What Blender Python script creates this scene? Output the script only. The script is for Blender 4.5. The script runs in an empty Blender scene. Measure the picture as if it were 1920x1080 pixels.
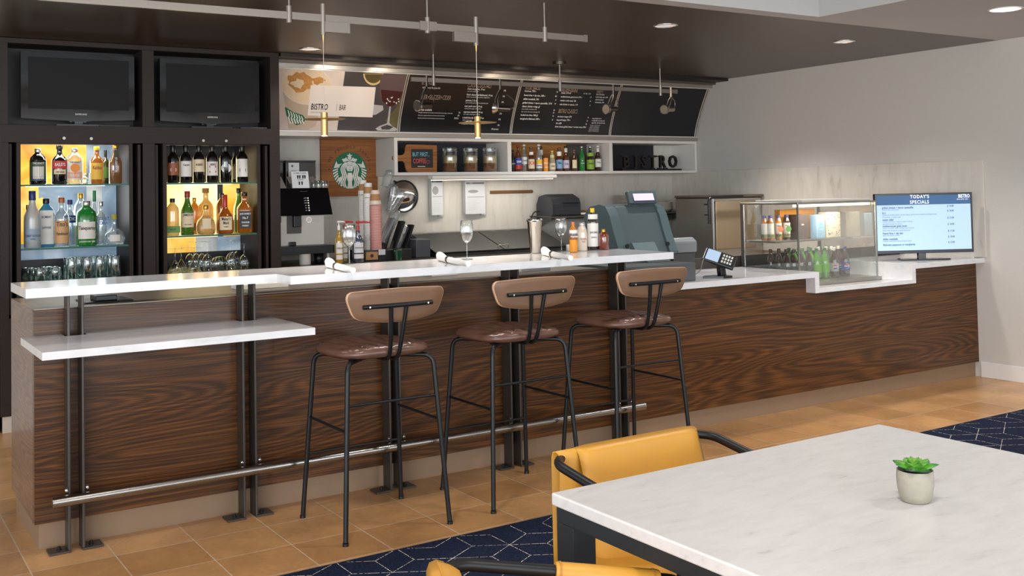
import bpy, math, random
from mathutils import Vector, Matrix
random.seed(7)
PI = math.pi
S = bpy.context.scene
COL = S.collection

# ------------------------------------------------------------------ camera, world, light, exposure
CP = Vector((-0.6793, -4.6666, 1.4179)); YAW, PITCH, ROLL = -0.5732, 0.0350, -0.0198
FPX, PX0, PY0 = 1965.78, 960.0, 291.67
_F = Vector((-math.sin(YAW), math.cos(YAW), 0)); _R = Vector((math.cos(YAW), math.sin(YAW), 0)); _U = Vector((0, 0, 1))
CAMF = _F * math.cos(PITCH) + _U * math.sin(PITCH); _u2 = _U * math.cos(PITCH) - _F * math.sin(PITCH)
CAMR = _R * math.cos(ROLL) + _u2 * math.sin(ROLL); CAMU = _u2 * math.cos(ROLL) - _R * math.sin(ROLL)
cam = bpy.data.cameras.new('camera'); co = bpy.data.objects.new('camera', cam); COL.objects.link(co)
m = Matrix.Identity(4)
for i in range(3):
    m[i][0] = CAMR[i]; m[i][1] = CAMU[i]; m[i][2] = -CAMF[i]; m[i][3] = CP[i]
co.matrix_world = m
cam.sensor_width = 36; cam.lens = FPX * 36 / 1920; cam.shift_x = (960 - PX0) / 1920; cam.shift_y = (PY0 - 540) / 1920
cam.clip_start = 0.05; cam.clip_end = 60
S.camera = co
S.view_settings.view_transform = 'Standard'; S.view_settings.look = 'None'
S.view_settings.exposure = 1.15; S.view_settings.gamma = 1.0; S.view_settings.use_curve_mapping = False
S.cycles.max_bounces = 8; S.cycles.transparent_max_bounces = 24; S.cycles.diffuse_bounces = 4; S.cycles.glossy_bounces = 4
S.cycles.sample_clamp_indirect = 4.0; S.cycles.caustics_reflective = False; S.cycles.caustics_refractive = False

wd = bpy.data.worlds.new('world'); S.world = wd; wd.use_nodes = True
wd.node_tree.nodes['Background'].inputs[0].default_value = (0.90, 0.95, 1.0, 1)
wd.node_tree.nodes['Background'].inputs[1].default_value = 0.95

def lamp(kind, loc, energy, color=(1, 1, 1), rot=(0, 0, 0), size=0.1, spot=None, blend=0.6, name='lamp'):
    l = bpy.data.lights.new(name, kind); l.energy = energy; l.color = color
    if kind == 'AREA': l.shape = 'RECTANGLE'; l.size, l.size_y = (size if isinstance(size, tuple) else (size, size))
    else: l.shadow_soft_size = size
    if spot: l.spot_size = math.radians(spot); l.spot_blend = blend
    o = bpy.data.objects.new(name, l); COL.objects.link(o); o.location = loc; o.rotation_euler = rot
    return o
def aim(o, target):
    o.rotation_euler = (Vector(target) - Vector(o.location)).to_track_quat('-Z', 'Y').to_euler()

WARM = (1.0, 0.86, 0.68); NEU = (1.0, 0.975, 0.94)
# rows of ceiling downlights over the lounge in front of the bar
for x in (-1.4, 0.6, 2.6, 4.6):
    for y in (-1.5, -3.6):
        lamp('SPOT', (x, y, 2.40), 21, NEU, size=0.12, spot=140, blend=0.8, name='lounge_downlight')
# unseen area lamps: window daylight from the left, added frontal fill behind the viewer
wl = lamp('AREA', (-4.5, -6.5, 1.5), 130, (0.90, 0.96, 1.0), size=(4.5, 2.0), name='daylight_and_fill'); aim(wl, (1.5, 0, 0.9))
wl = lamp('AREA', (1.0, -8.8, 1.4), 120, (0.86, 0.94, 1.0), size=(9.0, 2.2), name='daylight_and_fill'); aim(wl, (2.2, 0, 1.1))

# ------------------------------------------------------------------ pixel ray -> point on a real plane
def W(x, y, X=None, Y=None, Z=None):
    d = CAMF + CAMR * ((x - PX0) / FPX) - CAMU * ((y - PY0) / FPX)
    t = (X - CP.x) / d.x if X is not None else (Y - CP.y) / d.y if Y is not None else (Z - CP.z) / d.z
    return CP + d * t
def dep(p): return (Vector(p) - CP).dot(CAMF)

# ------------------------------------------------------------------ materials
MATS = {}
def srgb(c):
    return tuple(((v / 255) / 12.92 if v / 255 <= 0.04045 else ((v / 255 + 0.055) / 1.055) ** 2.4) for v in c)
def newmat(name):
    m = bpy.data.materials.new(name); m.use_nodes = True
    return m, m.node_tree.nodes, m.node_tree.links, m.node_tree.nodes['Principled BSDF']
def M(name, rgb=None, rough=0.5, metal=0.0, noise=0.0, nscale=30, bump=0.0, emit=0.0, coat=0.0, stretch=(1, 1, 1), spec=0.5):
    if name in MATS: return MATS[name]
    m, N, L, P = newmat(name); c = (*srgb(rgb), 1)
    P.inputs['Base Color'].default_value = c; P.inputs['Roughness'].default_value = rough; P.inputs['Metallic'].default_value = metal
    P.inputs['Coat Weight'].default_value = coat; P.inputs['Specular IOR Level'].default_value = spec
    if emit: P.inputs['Emission Color'].default_value = c; P.inputs['Emission Strength'].default_value = emit
    if noise or bump:
        tc = N.new('ShaderNodeTexCoord'); mp = N.new('ShaderNodeMapping'); mp.inputs['Scale'].default_value = stretch
        n = N.new('ShaderNodeTexNoise'); n.inputs['Scale'].default_value = nscale; n.inputs['Detail'].default_value = 4
        L.new(tc.outputs['Object'], mp.inputs[0]); L.new(mp.outputs[0], n.inputs['Vector'])
        if noise:
            r = N.new('ShaderNodeMapRange'); r.inputs['From Min'].default_value = .25; r.inputs['From Max'].default_value = .75
            r.inputs['To Min'].default_value = 1 - noise; r.inputs['To Max'].default_value = 1 + noise
            L.new(n.outputs['Fac'], r.inputs['Value'])
            mx = N.new('ShaderNodeVectorMath'); mx.operation = 'SCALE'; mx.inputs[0].default_value = c[:3]
            L.new(r.outputs[0], mx.inputs['Scale']); L.new(mx.outputs[0], P.inputs['Base Color'])
        if bump:
            b = N.new('ShaderNodeBump'); b.inputs['Strength'].default_value = bump; b.inputs['Distance'].default_value = .004
            L.new(n.outputs['Fac'], b.inputs['Height']); L.new(b.outputs[0], P.inputs['Normal'])
    MATS[name] = m; return m
def ramp(N, stops):
    r = N.new('ShaderNodeValToRGB'); e = r.color_ramp.elements
    while len(e) < len(stops): e.new(0.5)
    for i, (p, c) in enumerate(stops): e[i].position = p; e[i].color = (*srgb(c), 1)
    return r
def glassmat(name, tint=(1, 1, 1), edge=0.85, base=0.06, body=0.0, bodycol=(255, 255, 255), rough=0.04):
    """thin-walled glass: see-through facing the viewer, reflective at the rim"""
    if name in MATS: return MATS[name]
    m, N, L, P = newmat(name); N.remove(P)
    out = N['Material Output']; t = N.new('ShaderNodeBsdfTransparent'); t.inputs[0].default_value = (*tint, 1)
    g = N.new('ShaderNodeBsdfGlossy'); g.inputs['Roughness'].default_value = rough; g.inputs[0].default_value = (.95, .97, .97, 1)
    lw = N.new('ShaderNodeLayerWeight'); lw.inputs['Blend'].default_value = .35
    mr = N.new('ShaderNodeMapRange'); mr.inputs['To Min'].default_value = base; mr.inputs['To Max'].default_value = edge
    L.new(lw.outputs['Facing'], mr.inputs['Value'])
    a = t
    if body:
        d = N.new('ShaderNodeBsdfDiffuse'); d.inputs[0].default_value = (*srgb(bodycol), 1)
        mb = N.new('ShaderNodeMixShader'); mb.inputs[0].default_value = body
        L.new(t.outputs[0], mb.inputs[1]); L.new(d.outputs[0], mb.inputs[2]); a = mb
    mx = N.new('ShaderNodeMixShader'); L.new(mr.outputs[0], mx.inputs[0]); L.new(a.outputs[0], mx.inputs[1]); L.new(g.outputs[0], mx.inputs[2])
    L.new(mx.outputs[0], out.inputs['Surface']); MATS[name] = m; return m

def walnut(name='walnut', dark=(32, 19, 10), mid=(72, 43, 19), light=(120, 74, 33), coat=.12, rough=.34, axis='x'):
    if name in MATS: return MATS[name]
    m, N, L, P = newmat(name)
    tc = N.new('ShaderNodeTexCoord'); mp = N.new('ShaderNodeMapping')
    mp.inputs['Scale'].default_value = (.25, .5, 2.5) if axis == 'x' else (3.0, .55, .55)
    L.new(tc.outputs['Object'], mp.inputs[0])
    n = N.new('ShaderNodeTexNoise'); n.inputs['Scale'].default_value = 1.5; n.inputs['Detail'].default_value = 1.6; n.inputs['Roughness'].default_value = .4
    L.new(mp.outputs[0], n.inputs['Vector'])
    mu = N.new('ShaderNodeMath'); mu.operation = 'MULTIPLY'; mu.inputs[1].default_value = 230
    sn = N.new('ShaderNodeMath'); sn.operation = 'SINE'
    L.new(n.outputs['Fac'], mu.inputs[0]); L.new(mu.outputs[0], sn.inputs[0])
    mp2 = N.new('ShaderNodeMapping'); mp2.inputs['Scale'].default_value = (1.2, 3, 150) if axis == 'x' else (90, 3, 3)
    L.new(tc.outputs['Object'], mp2.inputs[0])
    f = N.new('ShaderNodeTexNoise'); f.inputs['Scale'].default_value = 2; f.inputs['Detail'].default_value = 5
    L.new(mp2.outputs[0], f.inputs['Vector'])
    ma = N.new('ShaderNodeMath'); ma.operation = 'MULTIPLY_ADD'; ma.inputs[1].default_value = .085
    L.new(sn.outputs[0], ma.inputs[0]); L.new(f.outputs['Fac'], ma.inputs[2])
    r = ramp(N, [(.25, dark), (.5, mid), (.78, light)]); L.new(ma.outputs[0], r.inputs[0])
    L.new(r.outputs[0], P.inputs['Base Color']); P.inputs['Roughness'].default_value = rough; P.inputs['Coat Weight'].default_value = coat
    P.inputs['Coat Roughness'].default_value = .08; P.inputs['Specular IOR Level'].default_value = .35
    MATS[name] = m; return m
def quartz(name, base=(218, 217, 219), vein=(186, 184, 186), sc=(1, 1, 1), rough=.12, amt=(.62, .76)):
    if name in MATS: return MATS[name]
    m, N, L, P = newmat(name)
    tc = N.new('ShaderNodeTexCoord'); mp = N.new('ShaderNodeMapping'); mp.inputs['Scale'].default_value = sc; mp.inputs['Rotation'].default_value = (0, 0, .25)
    L.new(tc.outputs['Object'], mp.inputs[0])
    n = N.new('ShaderNodeTexNoise'); n.inputs['Scale'].default_value = 9; n.inputs['Detail'].default_value = 9; n.inputs['Roughness'].default_value = .65; n.inputs['Distortion'].default_value = .5
    L.new(mp.outputs[0], n.inputs['Vector'])
    r = ramp(N, [(.40, base), (amt[0], tuple(int(b * .965) for b in base)), (amt[1], vein)])
    L.new(n.outputs['Fac'], r.inputs[0]); L.new(r.outputs[0], P.inputs['Base Color']); P.inputs['Roughness'].default_value = rough
    MATS[name] = m; return m

WOOD = walnut()
WOODZ = walnut('walnut_end_sheen', (62, 42, 32), (104, 78, 62), (140, 110, 90), coat=.25, rough=.3)  # same walnut, made paler: the sheen on the end panel is in the colour
QZ = quartz('bar_quartz', sc=(.8, 2.5, 2.5))
QT = quartz('table_quartz', base=(212, 210, 209), vein=(182, 177, 172), sc=(1.2, 4, 4), rough=.3, amt=(.62, .74))
STEEL = M('stainless', (178, 176, 172), .3, 1.0, noise=.08, nscale=6, stretch=(1, 1, 60))
STEELD = M('stainless_dark', (112, 110, 107), .32, 1.0, noise=.1, nscale=6, stretch=(60, 1, 1))
ALU = M('brushed_aluminium', (190, 182, 172), .35, .85, noise=.05, nscale=5, stretch=(1, 40, 40))
WHITEF = M('white_frame_paint', (226, 221, 214), .4)
CHROME = M('chrome', (225, 222, 216), .12, 1.0)
RAILM = M('polished_rail_metal', (158, 154, 150), .26, 1.0)
IRON = M('dark_iron', (76, 70, 65), .42, .6, noise=.12, nscale=12)
BLACKM = M('black_powder_coat', (22, 23, 25), .42, .3)
CHARC = M('charcoal_steel', (38, 43, 48), .5, .3)
BLACKP = M('black_plastic', (15, 15, 17), .35)
GLOSSB = M('gloss_black', (6, 6, 8), .08)
CABW = M('espresso_veneer', (46, 36, 31), .5, noise=.15, nscale=8, stretch=(1, 1, 18), spec=.25)
CABI = M('espresso_inner', (34, 27, 24), .5, noise=.1, nscale=8)
KICK = M('kick_laminate', (134, 110, 88), .38, noise=.03, nscale=20)
WALLP = M('greige_wallpaper', (204, 199, 192), .85, noise=.035, nscale=160, bump=.15)
WHITEP = M('white_gloss_paint', (228, 225, 222), .35)
CEILW = M('ceiling_paint', (188, 187, 185), .85)
PAPER = M('white_paper', (204, 204, 206), .6)
KRAFT = M('kraft_paper', (176, 130, 86), .7, noise=.05, nscale=60)
LEATH = M('tan_leather', (204, 148, 54), .45, noise=.05, nscale=9, bump=.05)
SEATL = M('brown_leather', (100, 70, 58), .3, noise=.25, nscale=14, bump=.2)
PLYF = M('brown_plywood_face', (116, 86, 64), .45, noise=.05, nscale=10, stretch=(1, 1, 12))
PLYE = M('plywood_edge', (204, 164, 132), .5)
GREYP = M('slate_plastic', (76, 88, 92), .42)
GREYD = M('dark_slate_plastic', (62, 68, 72), .45)
INK = M('ink_black', (28, 26, 26), .6)
INKG = M('ink_grey', (120, 120, 124), .7)
WHITEI = M('ink_white', (235, 232, 228), .6)
GREENI = M('logo_green', (0, 104, 66), .5)
GLS = glassmat('clear_glass', (.97, .98, .98), .75, .05)
GLSK = glassmat('thick_glass', (.88, .93, .93), .85, .14)
FROST = glassmat('frosted_glass', (.8, .84, .88), .5, .1, body=.55, bodycol=(196, 206, 214), rough=.35)
PANE = glassmat('case_pane', (.95, .96, .95), .45, .04, body=.012, bodycol=(210, 205, 190), rough=.03)
def cglass(name, rgb, body=.75, tint=None):
    t = tint or tuple(min(1, .25 + v) for v in srgb(rgb))
    return glassmat(name, t, .6, .07, body=body, bodycol=rgb, rough=.05)
BRG = cglass('brown_bottle_glass', (92, 44, 14), .72)
GRG = cglass('green_bottle_glass', (20, 140, 50), .72)
DGG = cglass('dark_bottle_glass', (16, 14, 16), .94)
AMG = cglass('amber_spirit', (206, 120, 36), .42, (.85, .55, .25))
PAG = cglass('pale_spirit', (226, 196, 130), .45)
BLG = cglass('blue_spirit_glass', (60, 150, 190), .55)
CLG = glassmat('clear_bottle_glass', (.92, .95, .96), .7, .12, body=.12, bodycol=(215, 225, 230), rough=.05)

# ------------------------------------------------------------------ mesh builder
class MB:
    def __init__(s): s.v = []; s.f = []; s.mi = []; s.sm = []
    def add(s, vs, fs, m=0, sm=False):
        o = len(s.v); s.v += [tuple(v) for v in vs]
        for f in fs: s.f.append(tuple(i + o for i in f)); s.mi.append(m); s.sm.append(sm)
        return s
    def box(s, x0, y0, z0, x1, y1, z1, m=0):
        v = [(x, y, z) for z in (z0, z1) for y in (y0, y1) for x in (x0, x1)]
        return s.add(v, [(0, 2, 3, 1), (4, 5, 7, 6), (0, 1, 5, 4), (2, 6, 7, 3), (0, 4, 6, 2), (1, 3, 7, 5)], m)
    def obox(s, c, ax, ay, az, m=0):
        """box from centre and three half-axis vectors"""
        c, ax, ay, az = map(Vector, (c, ax, ay, az))
        v = [c + ax * i + ay * j + az * k for k in (-1, 1) for j in (-1, 1) for i in (-1, 1)]
        return s.add(v, [(0, 2, 3, 1), (4, 5, 7, 6), (0, 1, 5, 4), (2, 6, 7, 3), (0, 4, 6, 2), (1, 3, 7, 5)], m)
    def tube(s, pts, r, n=12, m=0, caps=True, closed=False):
        pts = [Vector(p) for p in pts]; k = len(pts); rs = r if isinstance(r, (list, tuple)) else [r] * k
        up = None; rings = []
        for i, p in enumerate(pts):
            a = pts[(i - 1) % k] if (i or closed) else p; b = pts[(i + 1) % k] if (i < k - 1 or closed) else p
            t = (b - a).normalized()
            if up is None: up = t.orthogonal().normalized()
            up = (up - t * up.dot(t)).normalized(); w = t.cross(up)
            rings.append([p + (up * math.cos(2 * PI * j / n) + w * math.sin(2 * PI * j / n)) * rs[i] for j in range(n)])
        vs = [v for rg in rings for v in rg]; fs = []
        for i in range(k if closed else k - 1):
            i2 = (i + 1) % k
            for j in range(n): fs.append((i * n + j, i * n + (j + 1) % n, i2 * n + (j + 1) % n, i2 * n + j))
        s.add(vs, fs, m, True)
        if caps and not closed: s.add(rings[0], [tuple(range(n))[::-1]], m); s.add(rings[-1], [tuple(range(n))], m)
        return s
    def cyl(s, p0, p1, r, n=16, m=0, r1=None): return s.tube([p0, p1], [r, r if r1 is None else r1], n, m)
    def lathe(s, prof, c=(0, 0, 0), n=20, m=0, sx=1, sy=1, p=1.0, rot=0, sm=True, a0=0, a1=2 * PI):
        """revolve (r, z) about a vertical axis; p<1 squares the section"""
        full = abs(a1 - a0 - 2 * PI) < 1e-6; k = n if full else n + 1; vs = []; cr, sr = math.cos(rot), math.sin(rot)
        for r, z in prof:
            for j in range(k):
                a = a0 + (a1 - a0) * j / n; x = math.cos(a); y = math.sin(a)
                if p != 1: x = math.copysign(abs(x) ** p, x); y = math.copysign(abs(y) ** p, y)
                x *= r * sx; y *= r * sy
                vs.append((c[0] + x * cr - y * sr, c[1] + x * sr + y * cr, c[2] + z))
        fs = []
        for i in range(len(prof) - 1):
            for j in range(n):
                j2 = (j + 1) % k; fs.append((i * k + j, i * k + j2, (i + 1) * k + j2, (i + 1) * k + j))
        return s.add(vs, fs, m, sm)
    def prism(s, poly, a, b, plane='xz', m=0, sm=False):
        """extrude a 2D outline between a and b along the remaining axis"""
        def P(u, v, w): return {'xz': (u, w, v), 'xy': (u, v, w), 'yz': (w, u, v)}[plane]
        n = len(poly); vs = [P(u, v, a) for u, v in poly] + [P(u, v, b) for u, v in poly]
        s.add(vs, [tuple(range(n)), tuple(range(n, 2 * n))[::-1]], m)
        s.add(vs, [(i, (i + 1) % n, n + (i + 1) % n, n + i) for i in range(n)], m, sm); return s
    def quad(s, a, b, c, d, m=0): return s.add([a, b, c, d], [(0, 1, 2, 3)], m)
    def grid(s, fn, nu, nv, m=0, sm=True):
        vs = [fn(i / nu, j / nv) for j in range(nv + 1) for i in range(nu + 1)]
        return s.add(vs, [(j * (nu + 1) + i, j * (nu + 1) + i + 1, (j + 1) * (nu + 1) + i + 1, (j + 1) * (nu + 1) + i) for j in range(nv) for i in range(nu)], m, sm)
    def ball(s, c, r, n=10, m=0, sz=1):
        return s.lathe([(r * math.sin(PI * i / n), -r * math.cos(PI * i / n) * sz) for i in range(n + 1)], c, n * 2, m)
    def build(s, name, mats, parent=None, bevel=0, seg=2, subd=0, solid=0):
        if not isinstance(mats, (list, tuple)): mats = [mats]
        off = Vector((0, 0, 0)); q = parent
        while q is not None: off += Vector(q.location); q = q.parent
        me = bpy.data.meshes.new(name); me.from_pydata([(v[0] - off.x, v[1] - off.y, v[2] - off.z) for v in s.v], [], s.f)
        for mt in mats: me.materials.append(mt)
        me.polygons.foreach_set('material_index', s.mi); me.polygons.foreach_set('use_smooth', s.sm)
        me.validate(); me.update()
        o = bpy.data.objects.new(name, me); COL.objects.link(o); o.parent = parent
        if solid: d = o.modifiers.new('solid', 'SOLIDIFY'); d.thickness = solid; d.offset = 0
        if bevel: b = o.modifiers.new('bevel', 'BEVEL'); b.width = bevel; b.segments = seg; b.limit_method = 'ANGLE'; b.angle_limit = .7
        if subd: u = o.modifiers.new('sub', 'SUBSURF'); u.levels = subd; u.render_levels = subd
        return o
def tag(o, label, cat, group=None, kind=None):
    o['label'] = label; o['category'] = cat
    if group: o['group'] = group
    if kind: o['kind'] = kind
    return o
def thing(name, label, cat, loc=(0, 0, 0), group=None):
    o = bpy.data.objects.new(name, None); COL.objects.link(o); o.location = loc; o.empty_display_size = .05
    return tag(o, label, cat, group)
def struct(name, mb, mats, **k):
    o = mb.build(name, mats, **k); o['kind'] = 'structure'; return o
def dup(root, loc, rz=0, label=None, group=None):
    def cp(o, par):
        c = o.copy(); COL.objects.link(c); c.parent = par
        for ch in list(o.children): cp(ch, c)
        return c
    r = cp(root, None); r.location = loc; r.rotation_euler = (0, 0, rz)
    if label: r['label'] = label
    if group: r['group'] = group
    return r
def text(body, size, mt, parent, loc, face=-PI / 2, tilt=0, sx=1, name='lettering', align='CENTER', bold=0, ext=0, roll=0, shear=0, sp=1, lsp=1):
    """flat printed lettering; face = direction the text looks towards (angle in plan)"""
    cu = bpy.data.curves.new(name, 'FONT'); cu.body = body; cu.size = size; cu.align_x = align; cu.align_y = 'CENTER'
    cu.offset = min(bold, .014) * size; cu.extrude = ext; cu.shear = shear; cu.resolution_u = 2; cu.space_character = sp; cu.space_line = lsp
    cu.materials.append(mt); o = bpy.data.objects.new(name, cu); COL.objects.link(o); o.parent = parent
    off = Vector((0, 0, 0)); q = parent
    while q is not None: off += Vector(q.location); q = q.parent
    o.rotation_euler = (Matrix.Rotation(face + PI / 2, 3, 'Z') @ Matrix.Rotation(PI / 2 + tilt, 3, 'X') @ Matrix.Rotation(roll, 3, 'Z')).to_euler()
    o.location = Vector(loc) - off; o.scale = (sx, 1, 1); return o
def arc(c, r, a0, a1, n, ax, ay):
    c, ax, ay = map(Vector, (c, ax, ay)); return [c + ax * (r * math.cos(a0 + (a1 - a0) * i / n)) + ay * (r * math.sin(a0 + (a1 - a0) * i / n)) for i in range(n + 1)]
def fillet(pts, r, n=5):
    """round the inner corners of a polyline"""
    pts = [Vector(p) for p in pts]; out = [pts[0]]
    for i in range(1, len(pts) - 1):
        a, b, c = pts[i - 1], pts[i], pts[i + 1]; d1 = (a - b); d2 = (c - b); rr = min(r, d1.length * .48, d2.length * .48)
        p, q = b + d1.normalized() * rr, b + d2.normalized() * rr
        for k in range(n + 1):
            t = k / n; out.append(p * (1 - t) ** 2 + b * 2 * t * (1 - t) + q * t * t)
    return out + [pts[-1]]
ORD = 'first second third fourth fifth sixth seventh eighth ninth tenth eleventh twelfth thirteenth fourteenth fifteenth sixteenth seventeenth eighteenth nineteenth twentieth'.split()
ORD += ['twenty-' + o for o in ORD[:9]] + ['thirtieth'] + ['thirty-' + o for o in ORD[:9]]
def bottlefacing(p): return math.atan2(CP.y - p[1], CP.x - p[0])

# ------------------------------------------------------------------ room shell
XR, CZ = 6.38, 2.446
# floor: square wood-look tiles
m, N, L, P = newmat('wood_look_tile'); MATS['tile'] = m
tc = N.new('ShaderNodeTexCoord'); mp = N.new('ShaderNodeMapping'); mp.inputs['Location'].default_value = (-.263 + 3.115, .235 + 2.9, 0)
L.new(tc.outputs['Object'], mp.inputs[0])
br = N.new('ShaderNodeTexBrick'); br.offset = 0; br.squash = 1; br.inputs['Scale'].default_value = 1
br.inputs['Brick Width'].default_value = .3115; br.inputs['Row Height'].default_value = .29; br.inputs['Mortar Size'].default_value = .0028
br.inputs['Mortar Smooth'].default_value = 0.2; br.inputs['Bias'].default_value = 0
br.inputs['Color1'].default_value = (*srgb((208, 158, 106)), 1); br.inputs['Color2'].default_value = (*srgb((178, 130, 82)), 1); br.inputs['Mortar'].default_value = (*srgb((206, 184, 156)), 1)
L.new(mp.outputs[0], br.inputs['Vector'])
n1 = N.new('ShaderNodeTexNoise'); n1.inputs['Scale'].default_value = 5; n1.inputs['Detail'].default_value = 3
w1 = N.new('ShaderNodeMath'); w1.operation = 'MULTIPLY'; w1.inputs[1].default_value = 60
w2 = N.new('ShaderNodeMath'); w2.operation = 'SINE'
L.new(tc.outputs['Object'], n1.inputs['Vector']); L.new(n1.outputs['Fac'], w1.inputs[0]); L.new(w1.outputs[0], w2.inputs[0])
n2 = N.new('ShaderNodeTexNoise'); n2.inputs['Scale'].default_value = 3.3; n2.inputs['Detail'].default_value = 6; L.new(tc.outputs['Object'], n2.inputs['Vector'])
ma = N.new('ShaderNodeMath'); ma.operation = 'MULTIPLY_ADD'; ma.inputs[1].default_value = .045; L.new(w2.outputs[0], ma.inputs[0]); L.new(n2.outputs['Fac'], ma.inputs[2])
mr = N.new('ShaderNodeMapRange'); mr.inputs['From Min'].default_value = .3; mr.inputs['From Max'].default_value = .7; mr.inputs['To Min'].default_value = .76; mr.inputs['To Max'].default_value = 1.12
L.new(ma.outputs[0], mr.inputs['Value'])
vm = N.new('ShaderNodeVectorMath'); vm.operation = 'SCALE'; L.new(br.outputs['Color'], vm.inputs[0]); L.new(mr.outputs[0], vm.inputs['Scale'])
L.new(vm.outputs[0], P.inputs['Base Color']); P.inputs['Roughness'].default_value = .3
struct('floor', MB().box(-7, -9, -.1, XR + .15, 3.45, 0), MATS['tile'])
# ceiling: white lounge ceiling with a raised tray, dark soffit over the bar
TY, TX = -.36, 4.343
cl = MB().box(-7, TY, CZ, XR + .1, -.243, CZ + .1).box(TX, -9, CZ, XR + .1, TY, CZ + .1)
cl.box(-7, -9, CZ + .30, TX, TY, CZ + .4).box(-7, TY, CZ + .1, TX + .0, TY + .1, CZ + .3).box(TX, -9, CZ + .1, TX + .1, TY, CZ + .3)
struct('ceiling', cl, CEILW)
m, N, L, P = newmat('dark_soffit_veneer')
tc = N.new('ShaderNodeTexCoord'); mp = N.new('ShaderNodeMapping'); mp.inputs['Scale'].default_value = (1.2, 9, 1); L.new(tc.outputs['Object'], mp.inputs[0])
n = N.new('ShaderNodeTexNoise'); n.inputs['Scale'].default_value = 9; n.inputs['Detail'].default_value = 8; n.inputs['Roughness'].default_value = .7; L.new(mp.outputs[0], n.inputs['Vector'])
r = ramp(N, [(.35, (46, 36, 27)), (.7, (78, 62, 48))]); L.new(n.outputs['Fac'], r.inputs[0]); L.new(r.outputs[0], P.inputs['Base Color'])
b = N.new('ShaderNodeBump'); b.inputs['Strength'].default_value = .25; b.inputs['Distance'].default_value = .003; L.new(n.outputs['Fac'], b.inputs['Height']); L.new(b.outputs[0], P.inputs['Normal'])
P.inputs['Roughness'].default_value = .33; P.inputs['Specular IOR Level'].default_value = .7
struct('ceiling_soffit', MB().box(-7, -.243, CZ, XR, 3.35, CZ + .1), m)
struct('wall_right', MB().box(XR, -9, 0, XR + .12, 3.42, CZ + .05), WALLP)
struct('wall_back', MB().box(-3, 3.317, 0, XR + .05, 3.42, CZ + .05), WALLP)
struct('wall_left', MB().box(-3, 2.52, 0, .165, 3.317, CZ), WALLP)
struct('baseboard_right', MB().box(XR - .014, -9, 0, XR, -.02, .112), WHITEP, bevel=.003)
struct('trim_1', MB().box(1.99, 2.49, CZ - .022, XR, 2.75, CZ), CABI)
# stone-look backsplash panels
m, N, L, P = newmat('stone_backsplash'); MATS['stone'] = m
tc = N.new('ShaderNodeTexCoord'); mp = N.new('ShaderNodeMapping'); mp.inputs['Scale'].default_value = (3, 3, .7); L.new(tc.outputs['Object'], mp.inputs[0])
n = N.new('ShaderNodeTexNoise'); n.inputs['Scale'].default_value = 4; n.inputs['Detail'].default_value = 9; n.inputs['Roughness'].default_value = .68; n.inputs['Distortion'].default_value = .6
L.new(mp.outputs[0], n.inputs['Vector'])
r = ramp(N, [(.3, (214, 208, 198)), (.58, (204, 197, 187)), (.78, (166, 159, 150))]); L.new(n.outputs['Fac'], r.inputs[0])
L.new(r.outputs[0], P.inputs['Base Color']); P.inputs['Roughness'].default_value = .45
bs = MB().box(1.95, 3.302, .9, XR, 3.317, 2.1)
struct('trim_2', bs, MATS['stone'])
struct('trim_3', MB().box(XR - .016, .0, .85, XR, 3.302, 1.586).box(XR - .016, -.093, .875, XR, .0, 1.586), MATS['stone'], bevel=.002)
# ------------------------------------------------------------------ bar counter
bc = thing('bar_counter', 'long walnut-clad bar counter with tan kick board, running to the right wall', 'bar counter', (3.2, .3, 0))
ZB, ZT, ZL = .109, .975, .836
fp = MB()
fp.prism([(0, ZB), (XR, ZB), (XR, ZL), (5.577, ZL), (5.577, .737), (4.561, .737), (4.561, ZL), (3.0, ZL), (3.0, ZT), (0, ZT)], 0.0, .03, 'xz')
fp.build('front_panel', WOOD, bc)
MB().box(0, .0301, ZB, .03, .66, ZT).build('end_panel', WOODZ, bc, bevel=.001)
MB().box(.02, .033, 0, XR, .05, ZB).box(.02, .0501, 0, .035, .66, ZB).build('kick_board', KICK, bc)
MB().box(.0301, .0301, ZT - .03, 3.0, .66, ZT - .002).box(.0, .0, ZT - .002, 3.0, .06, ZT + .004).build('work_surface', M('drainer_steel', (128, 118, 106), .38, .7, noise=.06, nscale=10), bc)
MB().box(.0301, .64, 0, XR, .66, ZT - .03).box(3.0, .0301, ZL, 3.02, .66, ZT - .03).build('rear_panel', M('dark_laminate', (52, 44, 40), .6), bc)
# stepped stone top of the checkout end
st = MB(); OY = -.076; T = .035
st.prism([(3.045, ZL), (4.561, ZL), (4.561, .871), (3.045, .871)], OY, .76, 'xz')
st.prism([(4.561, .737), (4.60, .737), (4.60, .871), (4.561, .871)], OY, .60, 'xz')
st.box(4.60, OY, .737, 5.54, .60, .765)
st.box(5.54, OY, .737, 5.577, .60, .871); st.box(5.577, OY, ZL, XR - .001, .66, .871)
o = st.build('checkout_top', QZ, None, bevel=.0015)
tag(o, 'white quartz checkout worktop that steps down under the glass display case', 'countertop')

# raised bar top: two depths
sl = MB()
sl.prism([(-.061, -.223), (.947, -.223), (.947, -.392), (3.10, -.392), (3.125, .11), (.947, .165), (-.061, .19)], 1.044, 1.08, 'xy')
tag(sl.build('bar_countertop', QZ, None, bevel=.0015), 'raised white quartz bar top set with wine glasses, stepping forward near its left end', 'countertop')
md = MB().prism([(-.05, -.53), (1.0, -.53), (1.0, -.003), (.910, -.003), (.910, -.089), (.826, -.089), (.826, -.003), (.187, -.003), (.187, -.089), (.103, -.089), (.103, -.003), (-.05, -.003)], .842, .871, 'xy')
tag(md.build('drink_ledge', QZ, None, bevel=.0015), 'low white quartz drink ledge held by the two leftmost iron posts', 'shelf')

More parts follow.
